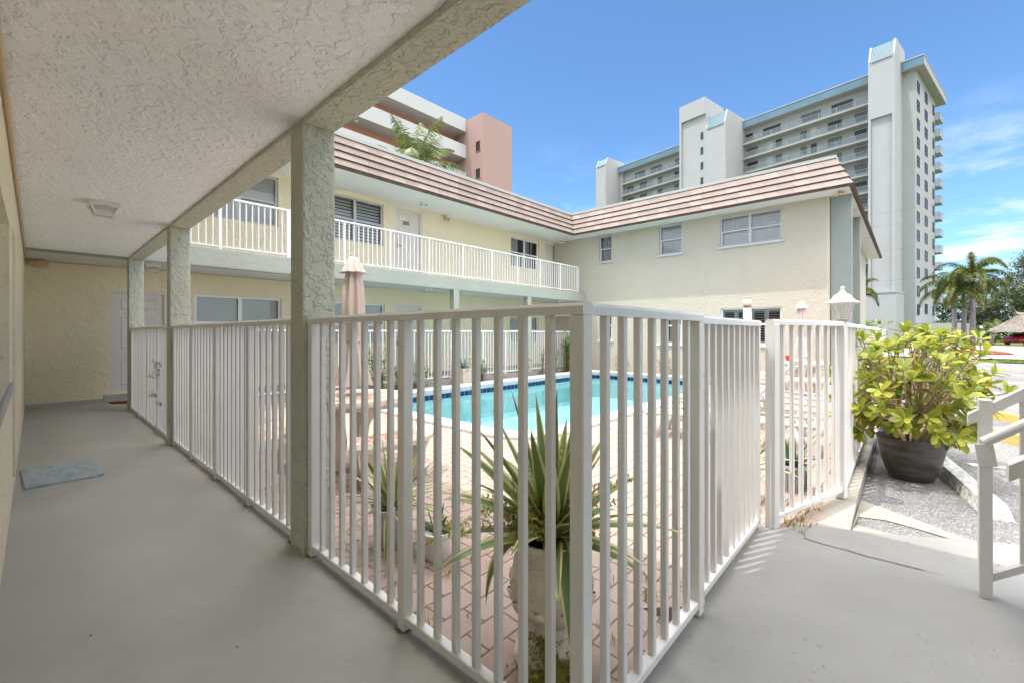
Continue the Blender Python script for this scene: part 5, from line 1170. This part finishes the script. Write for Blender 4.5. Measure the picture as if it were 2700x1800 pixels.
for ci, (x0, x1, zt) in enumerate(cols_):
    for f in range(13):
        z1 = zt - FL * f; 
        if z1 < 1.5: continue
        mb = MB(); y = 0.96; ff = .09
        if f == 0:
            mb.box(x0, x1, y - .06, y - .002, -1.55, -1.55 + ff); mb.box(x0, x1, y - .06, y - .002, -ff, 0); mb.box(x0, x0 + ff, y - .06, y - .003, -1.55 + ff, -ff); mb.box(x1 - ff, x1, y - .06, y - .003, -1.55 + ff, -ff); mb.box(x0 + ff, x1 - ff, y - .055, y - .003, -.82, -.74); o = mb.build('window', M['bronze'], tw)
            mb = MB(); mb.quad((x0, y - .02, -1.5), (x1, y - .02, -1.5), (x1, y - .02, -.05), (x0, y - .02, -.05)); g = mb.build('pane', M['tglass'], o); _wm = (o.data, g.data); o.location.z = z1
        else:
            o = bpy.data.objects.new('window', _wm[0]); C.link(o); o.parent = tw; o.location.z = z1; g = bpy.data.objects.new('pane', _wm[1]); C.link(g); g.parent = o
for f in range(12):
    z = S0 - FL * f - .2
    if z < 4: continue
    xa, xb, ya = 14.7, 17.3, 0.28; mb = MB(); mb.box(xa, xb, ya, 0.955, z - .16, z); mb.box(15.41, xb, 0.955, 3.4, z - .16, z); b_ = mb.build('balcony', M['tower'], tw)
    mb = MB()
    for p in ((xa + .03, ya + .03), (xa + 1.3, ya + .03), (xb - .03, ya + .03), (xb - .03, 2)): mb.box(p[0] - .03, p[0] + .03, p[1] - .03, p[1] + .03, z, z + 1.02)
    mb.box(xa, xb, ya, ya + .05, z + 1.02, z + 1.07); mb.box(xa, xa + .05, ya + .05, .95, z + 1.02, z + 1.07); mb.box(xb - .05, xb, ya + .05, 3.4, z + 1.02, z + 1.07); mb.build('railing', M['tower'], b_)
    mb = MB(); mb.quad((xa, ya + .02, z + .05), (xb, ya + .02, z + .05), (xb, ya + .02, z + 1), (xa, ya + .02, z + 1)); mb.quad((xa + .02, ya, z + .05), (xa + .02, .95, z + .05), (xa + .02, .95, z + 1), (xa + .02, ya, z + 1)); mb.build('glass', M['glass_white'], b_)
mb = MB()
for (x0, x1, y0, y1, h) in ((6, 9, 26, 29.5, 2.2), (10, 11.5, 14, 16, 1.4), (5, 6, 22.5, 23.5, 1.0)): mb.box(x0, x1, y0, y1, 40.86, 40.86 + h)
mb.build('roof_plant', M['tower'], tw)['kind'] = 'stuff'

# ---------------------------------------------------------------- pink building behind the far wing
pk = thing('apartment_block', 'pink and pale grey block with open galleries rising behind the far wing roof', 'building', (0, 0, 0))
mb = MB(); mb.box(31.9, 36.4, 33.3, 46, -1, 24.45); mb.build('stair_tower', M['pink'], pk)
mb = MB(); mb.box(2, 31.88, 37.9, 50, -1, 24.2); mb.build('wall', M['salmon'], pk)
for k in range(7):
    z = 23.2 - 2.9 * k; mb = MB(); mb.box(2, 31.89, 36.0, 36.2, z, z + 1.42); mb.box(2, 31.89, 36.2, 37.9, z + .0, z + .22); mb.build('gallery', M['pale'], pk)
    for x in (8.5, 13.0, 17.2, 21.4, 25.6):
        mb = MB(); mb.box(x, x + 1.3, 37.84, 37.898, z - 1.75, z - .62); mb.box(x - .06, x + 1.36, 37.85, 37.897, z - .62, z - .56); mb.build('window', M['alu'], pk)
    for x in (10.5, 19.5, 28.3):
        mb = MB(); mb.lathe([(.16, -.10), (.2, -.04), (.2, 0)], 14, (x, 36.9, z - .001)); mb.build('ceiling_lamp', M['white'], pk)
for z in (20.52, 17.6, 14.8):
    mb = MB(); mb.box(31.84, 31.95, 33.65, 34.42, z, z + 1.15); o = mb.build('window', M['salmon'], pk); mb = MB(); mb.box(31.82, 31.839, 33.72, 34.35, z + .06, z + 1.08); mb.build('pane', M['tglass'], o)

# ---------------------------------------------------------------- palms and trees
def frond(mb, base, az, el, ln, droop, lw, ll, n=22, plume=False, mi=0, rmi=1, seed=0, hang=.35):
    r = random.Random(seed); p = Vector(base); d = Vector((math.cos(az) * math.cos(el), math.sin(az) * math.cos(el), math.sin(el))); pts = [p.copy()]; ds = [d.copy()]
    for i in range(n):
        p = p + d * ln / n; d = (d + Vector((0, 0, -droop * (0.35 + 1.3 * i / n) / n))).normalized(); pts.append(p.copy()); ds.append(d.copy())
    mb.tube(pts, [0.028 * ln / 2.5 * (1 - .85 * i / n) + .003 for i in range(n + 1)], 4, rmi, False)
    sh = ((0, .6), (.3, 1), (1, .08))
    for i in range(2, n + 1):
        t = i / n; side = ds[i].cross(Vector((0, 0, 1))); side = side.normalized() if side.length > 1e-3 else Vector((1, 0, 0)); up = side.cross(ds[i]).normalized(); l = ll * (math.sin(math.pi * min(1, .18 + t * .8)) ** .6) * r.uniform(.85, 1.1)
        for h in (0, .5):
            q = pts[i - 1].lerp(pts[i], h)
            if plume:
                for a in (0, 60, 120, 180, 240, 300):
                    a = R(a + r.uniform(-25, 25)); dd = side * math.cos(a) + up * math.sin(a) + ds[i] * .75; blade(mb, q, dd + Vector((0, 0, -.15)), up, l * r.uniform(.8, 1.1), lw, 0, mi, sh)
            else:
                for s_ in (-1, 1):
                    dd = side * s_ + ds[i] * .75 + Vector((0, 0, -hang * r.uniform(.4, 1.6))); blade(mb, q, dd, up, l * r.uniform(.85, 1.1), lw, 0, mi, sh)
def coconut(name, label, loc, h, nf, ln, seed, lean=(0, 0), ll=.62):
    r = random.Random(seed); root = thing(name, label, 'palm tree', loc); mb = MB(); top_ = Vector((lean[0], lean[1], h))
    mb.tube([(0, 0, 0), top_ * .35 + Vector((lean[0] * -.1, 0, 0)), top_ * .7, top_], [.2, .15, .13, .12], 10); mb.build('trunk', M['bark'], root, smooth=True)
    mb = MB()
    for k in range(nf):
        t = k / (nf - 1); el = R(84 - 118 * t ** 0.95); frond(mb, top_, k * 2.39996 + .4, el, ln * r.uniform(.85, 1.05), 1.5 + 1.5 * t, .05, ll, n=36, hang=.9, seed=seed * 100 + k)
    mb.build('crown', [M['palm'], M['palm']], root); return root
coconut('coconut_palm', 'feathery coconut palm rising behind the far wing roof', (*at(-.226, 25), -.3), 10.3, 34, 3.9, 61, ll=1.0)
def foxtail(name, label, loc, h, nf, ln, seed, group=None):
    r = random.Random(seed); root = thing(name, label, 'palm tree', loc, 0, group); mb = MB(); mb.tube([(0, 0, -.1), (0, 0, h * .3), (0.01, 0, h * .72)], [.13, .14, .12], 12); mb.build('trunk', M['bark'], root, smooth=True)
    mb = MB(); mb.tube([(0.01, 0, h * .72), (0.01, 0, h * .80), (0.02, 0, h)], [.14, .12, .06], 12); mb.build('crownshaft', M['palm'], root, smooth=True)
    mb = MB()
    for k in range(nf):
        t = k / (nf - 1); frond(mb, (0.02, 0, h - .05), k * 2.39996 + seed, R(72 - 58 * t), ln * r.uniform(.9, 1.1), 2.9 + .9 * t, .045, .40, 24, True, seed=seed * 50 + k)
    mb.build('crown', [M['foxtail'], M['palm']], root); return root
G4 = 'foxtail palms across the parking lot'
foxtail('foxtail_palm', 'tallest foxtail palm of the clump across the parking lot', (*at(1.056, 27.6), -.1), 4.9, 12, 2.5, 3, G4)
foxtail('foxtail_palm', 'shorter foxtail palm on the left of the clump across the parking lot', (*at(1.014, 28.2), -.1), 4.0, 12, 2.4, 5, G4)
foxtail('foxtail_palm', 'foxtail palm at the back of the clump across the parking lot', (*at(1.036, 29.5), -.1), 4.2, 11, 2.4, 8, G4)
foxtail('foxtail_palm', 'foxtail palm half hidden behind the end of the right wing', (*at(.79, 37), -.1), 4.6, 10, 2.2, 11)
bush('frangipani', 'leafy bush with pale stems at the end of the right wing', (*at(.795, 25.5), PZ), 1.0, 1.0, 2.3, 420, .26, 'shrub', 81, 'shrub', None, 12, .5)
def tree(name, label, loc, h, cr, n, seed, m='casuarina', leaf=.32, base=.25, group=None, sag=.2):
    """open-crowned tree: tapered trunk, limbs, twigs and clumps of small faces with gaps between the clumps"""
    r = random.Random(seed); root = thing(name, label, 'tree', loc, 0, group); br = MB(); lv = MB(); tips = []
    trunk = [Vector((0, 0, -.5)), Vector((r.uniform(-.3, .3), r.uniform(-.3, .3), h * .35)), Vector((r.uniform(-.6, .6), r.uniform(-.6, .6), h * .7)), Vector((r.uniform(-.8, .8), r.uniform(-.8, .8), h * .97))]
    br.tube(trunk, [h * .03, h * .022, h * .012, h * .003], 8)
    for k in range(15):
        t = base + (1 - base) * (k + r.random()) / 15; s_ = trunk[0].lerp(trunk[1], t / .37) if t < .37 else (trunk[1].lerp(trunk[2], (t - .37) / .33) if t < .7 else trunk[2].lerp(trunk[3], (t - .7) / .3))
        a = k * 2.4 + r.uniform(-.4, .4); q = cr * (1.05 - .75 * max(0, t - .3)) * r.uniform(.6, 1.1); e = s_ + Vector((math.cos(a) * q, math.sin(a) * q, h * r.uniform(.02, .16))); mid = s_.lerp(e, .5) + Vector((0, 0, h * .03))
        br.tube([s_, mid, e], [h * .009, h * .006, h * .002], 5)
        for j in range(5): c = mid.lerp(e, r.uniform(-.3, 1.1)) + Vector((r.gauss(0, cr * .16), r.gauss(0, cr * .16), r.gauss(0, h * .035))); tips.append((c, r.uniform(.5, 1.1)))
    for k in range(n):
        c, s_ = r.choice(tips); g = Vector((r.gauss(0, 1), r.gauss(0, 1), r.gauss(0, .7))) * (cr * .15 * s_); p = c + g
        d = Vector((r.uniform(-1, 1), r.uniform(-1, 1), r.uniform(-.5, .8) - sag)); blade(lv, p, d, (r.uniform(-1, 1), r.uniform(-1, 1), 1), leaf * r.uniform(.6, 1.4), leaf * .28, 0, 0, ((0, .4), (.5, 1), (1, .2)))
    br.build('trunk', M['trunk'], root); lv.build('crown', M[m], root); return root
G5 = 'feathery trees beyond the road'
for i, (t, d, h, cr, n, lb) in enumerate(((1.19, 80, 15.5, 5.0, 5200, 'tallest feathery tree beyond the road, at the right edge'), (1.11, 88, 12.0, 4.6, 4200, 'feathery tree beyond the road just right of the foxtail palms'), (1.045, 92, 11.0, 4.5, 3600, 'feathery tree beyond the road behind the foxtail palm trunks'), (0.985, 95, 8.5, 4.0, 3000, 'lower feathery tree beyond the road left of the foxtail palms'), (1.155, 74, 8.5, 3.6, 3600, 'low bushy feathery tree behind the thatched hut'), (1.09, 78, 7.0, 3.4, 3000, 'low bushy feathery tree left of the thatched hut'))):
    tree('feathery_tree', lb, (*at(t, d), -.3), h, cr, n, 90 + i, leaf=.55, group=G5)
r = random.Random(3); lv = MB()
for k in range(5200):
    t = r.uniform(.93, 1.30); d = r.uniform(66, 70); x, y = at(t, d); hh = 2.6 + .5 * math.sin(t * 40) + .3 * math.sin(t * 97); z = -.3 + hh * r.random() ** .6
    dd = Vector((r.uniform(-1, 1), r.uniform(-1, 1), r.uniform(-.4, .9))); blade(lv, (x, y, z), dd, (r.uniform(-1, 1), r.uniform(-1, 1), .7), r.uniform(.25, .6), .22, .1, 0, ((0, .4), (.5, 1), (1, .15)))
tag(lv.build('hedge', M['hedge']), 'dense dark green hedge along the far side of the road', 'hedge')

# ---------------------------------------------------------------- across the parking lot
hx = at(1.185, 46); root = thing('thatched_hut', 'open hut with grey thatched roof on posts across the road', 'hut', (*hx, -.1), R(-40))
mb = MB(); n = 40
r = random.Random(8)
E_ = [(-2.6, -2.0), (2.6, -2.0), (2.6, 2.0), (-2.6, 2.0)]; rd = [(-1.3, 0), (1.3, 0)]
def edge_pts(a, c, m_): return [(a[0] + (c[0] - a[0]) * k / m_, a[1] + (c[1] - a[1]) * k / m_) for k in range(m_)]
per = sum((edge_pts(E_[i], E_[(i + 1) % 4], 12) for i in range(4)), [])
rings = []
for lv_ in range(7):
    s_ = lv_ / 6; ring = []
    for (x, y) in per:
        tx = max(-1.3, min(1.3, x)); ring.append((x + (tx - x) * s_ + r.uniform(-.05, .05), y * (1 - s_) + r.uniform(-.05, .05), 1.45 + 1.85 * s_ - .35 * math.sin(math.pi * s_) * .4 + (r.uniform(-.14, .03) if lv_ == 0 else r.uniform(-.03, .03))))
    rings.append(ring)
mb.ring_tube(rings, cap=True); mb.build('thatch_roof', M['thatch'], root)
mb = MB(); mb.tube([(-1.5, 0, 3.32), (1.5, 0, 3.32)], .09, 8); mb.tube([(-1.35, -.25, 3.2), (-1.3, .25, 3.55)], .04, 6); mb.build('ridge_pole', M['wood'], root)
for x, y in ((-2.2, -1.7), (2.2, -1.7), (2.2, 1.7), (-2.2, 1.7)):
    mb = MB(); mb.tube([(x, y, -.1), (x, y, 1.75)], .15, 10); mb.build('post', M['wood'], root, smooth=True)
cx0 = at(1.142, 47); root = thing('parked_car', 'low red sports car parked beside the thatched hut', 'car', (*cx0, -.09), math.atan2(RT.y, RT.x) + R(6))
mb = MB()
secs = [(0.0, .36, .60, .62), (.06, .30, .80, .72), (.45, .24, .92, .86), (1.1, .22, .96, .90), (1.7, .22, .93, .91), (2.6, .22, .88, .90), (3.2, .22, .82, .90), (3.9, .24, .74, .88), (4.3, .28, .62, .76), (4.42, .34, .52, .6)]
mb.ring_tube([[(x, -w_ * .96, zb), (x, -w_, zb + .12), (x, -w_ * .98, zt - .18), (x, -w_ * .80, zt), (x, 0, zt + .03), (x, w_ * .80, zt), (x, w_ * .98, zt - .18), (x, w_, zb + .12), (x, w_ * .96, zb)] for x, zb, zt, w_ in secs]); mb.build('body', M['red'], root, smooth=True, angle=40)
mb = MB(); mb.ring_tube([[(x, -w_, .90), (x + .02, -w_ * .80, zt), (x + .02, w_ * .80, zt), (x, w_, .90)] for x, zt, w_ in ((.55, .93, .66), (1.3, 1.24, .70), (1.9, 1.31, .70), (2.4, 1.26, .72), (3.15, .90, .76))]); mb.build('cabin_glass', M['tglass'], root, smooth=True, angle=40)
mb = MB(); mb.ring_tube([[(x, -w_, zt - .03), (x, -w_, zt + .015), (x, w_, zt + .015), (x, w_, zt - .03)] for x, zt, w_ in ((1.2, 1.22, .5), (1.5, 1.275, .56), (1.9, 1.31, .57), (2.3, 1.275, .57))]); mb.build('roof_panel', M['red'], root, smooth=True, angle=40)
for x in (.85, 3.5):
    for s_ in (-1, 1):
        m_ = Matrix.Translation((x, s_ * .84, .34)) @ Matrix.Rotation(R(90), 4, 'X'); mb = MB(); mb.lathe([(.20, -.10), (.31, -.11), (.34, -.08), (.34, .08), (.31, .11), (.20, .10)], 24); mb.v = [tuple(m_ @ Vector(p)) for p in mb.v]; wl = mb.build('wheel', M['tyre'], root, smooth=True, angle=40)
        mb = MB()
        for k in range(5): mb.box(-.022, .022, .02, .215, -.115, .115, 0, m_ @ Matrix.Rotation(k * 1.2566, 4, 'Z'))
        mb.build('rim', M['chrome'], wl)
for s_ in (-1, 1): mb = MB(); mb.bbox(-.012, .05, s_ * .50 - .16, s_ * .50 + .16, .66, .73, .01); mb.build('tail_light', M['redcup'], root)
gx = at(1.107, 50); root = thing('globe_lamp', 'white globe lamp on a short black post across the road', 'street lamp', (*gx, -.1))
mb = MB(); mb.lathe([(.10, 0), (.10, .04), (.035, .06), (.035, 1.42), (.07, 1.46), (.07, 1.5)], 12); mb.build('post', M['black_metal'], root); mb = MB(); mb.lathe([(.05, 1.5), (.15, 1.54), (.21, 1.64), (.21, 1.74), (.14, 1.86), (.002, 1.9)], 16); mb.build('globe', M['globe'], root, smooth=True)
px_ = at(1.095, 52); root = thing('date_palm', 'small leaning palm with reddish boot-covered trunk beside the globe lamp', 'palm tree', (*px_, -.1))
mb = MB(); mb.tube([(0, 0, 0), (.3, -.3, .7), (.55, -.55, 1.35)], [.17, .16, .18], 10); mb.build('trunk', M['wood'], root, smooth=True); mb = MB(); mb.tube([(.5, -.5, 1.25), (.6, -.6, 1.55), (.7, -.7, 1.9)], [.2, .34, .15], 10); mb.build('crown_boot', M['redmat'], root, smooth=True)
mb = MB()
for k in range(16): frond(mb, (.68, -.68, 1.85), k * 2.4, R(60 - 75 * k / 15), 2.0, 1.3, .05, .4, 14, seed=700 + k)
mb.build('crown', [M['foxtail'], M['palm']], root)
mx = at(1.045, 28.3); mb = MB(); r = random.Random(5)
rg = [[(mx[0] + (q + r.uniform(-.06, .06)) * 2.0 * math.cos(a), mx[1] + (q + r.uniform(-.06, .06)) * 2.0 * math.sin(a), PZ + .02 + z) for a in [2 * math.pi * k / 28 for k in range(28)]] for q, z in ((1, 0), (.8, .12), (.4, .2), (.05, .24))]; mb.ring_tube(rg); tag(mb.build('mulch_bed', M['mulch'], None, smooth=True), kind='structure')
mb = MB(); mb.add([(28.6, -8.5, PZ + .03), (30.4, -8.5, PZ + .03), (31.0, -3.4, PZ + .03), (29.6, -2.6, PZ + .03), (28.6, -3.4, PZ + .03)], [(0, 1, 2, 3, 4)]); struct('grass_strip', mb, M['grass'])
r = random.Random(9); mb = MB()
for k in range(1500):
    x, y = r.uniform(28.6, 30.8), r.uniform(-8.4, -2.9); blade(mb, (x, y, PZ + .03), (r.uniform(-.5, .5), r.uniform(-.5, .5), 1), (1, 0, 0), r.uniform(.05, .13), .03, 0, 0, ((0, .8), (1, .1)))
tag(mb.build('grass', M['shrub']), 'short green grass on the island at the end of the parking bays', 'grass', kind='stuff')
sx_ = at(1.068, 33); root = thing('notice_board', 'blank pale board on two dark legs in front of the hedge', 'sign', (*sx_, -.1), R(-43))
mb = MB(); mb.bbox(-.32, .32, -.02, .02, .62, 1.2, .01); mb.build('board', M['pale'], root)
for s_ in (-1, 1): mb = MB(); mb.box(s_ * .22 - .025, s_ * .22 + .025, -.02, .02, 0, .62); mb.build('leg', M['trunk'], root)
def cable(p, q, label, sag=.15):
    a = Vector((*at((p[0] - 1350) / 1150.4, p[2]), 1.2 + (878 - p[1]) / 1150.4 * p[2])); c = Vector((*at((q[0] - 1350) / 1150.4, q[2]), 1.2 + (878 - q[1]) / 1150.4 * q[2])); d = c - a; a = a - d * .9; c = c + d * 1.5
    mb = MB(); mb.tube([a.lerp(c, k / 24) - Vector((0, 0, sag * 4 * (k / 24) * (1 - k / 24))) for k in range(25)], .008, 5); tag(mb.build('power_cable', M['cable']), label, 'cable', 'power cables across the sky at the right')
for p, q, lb in (((2300, 566, 45), (2700, 486, 38), 'uppermost thin power cable crossing the white high-rise'), ((2300, 600, 45), (2700, 520, 38), 'second thin power cable from the top, crossing the white high-rise'), ((2300, 665, 45), (2700, 600, 38), 'middle thin power cable over the cloud at the right'), ((2300, 741, 45), (2700, 703, 38), 'fourth power cable, just above the foxtail palm crowns'), ((2300, 752, 45), (2700, 717, 38), 'lowest power cable, running through the foxtail palm crowns')): cable(p, q, lb)
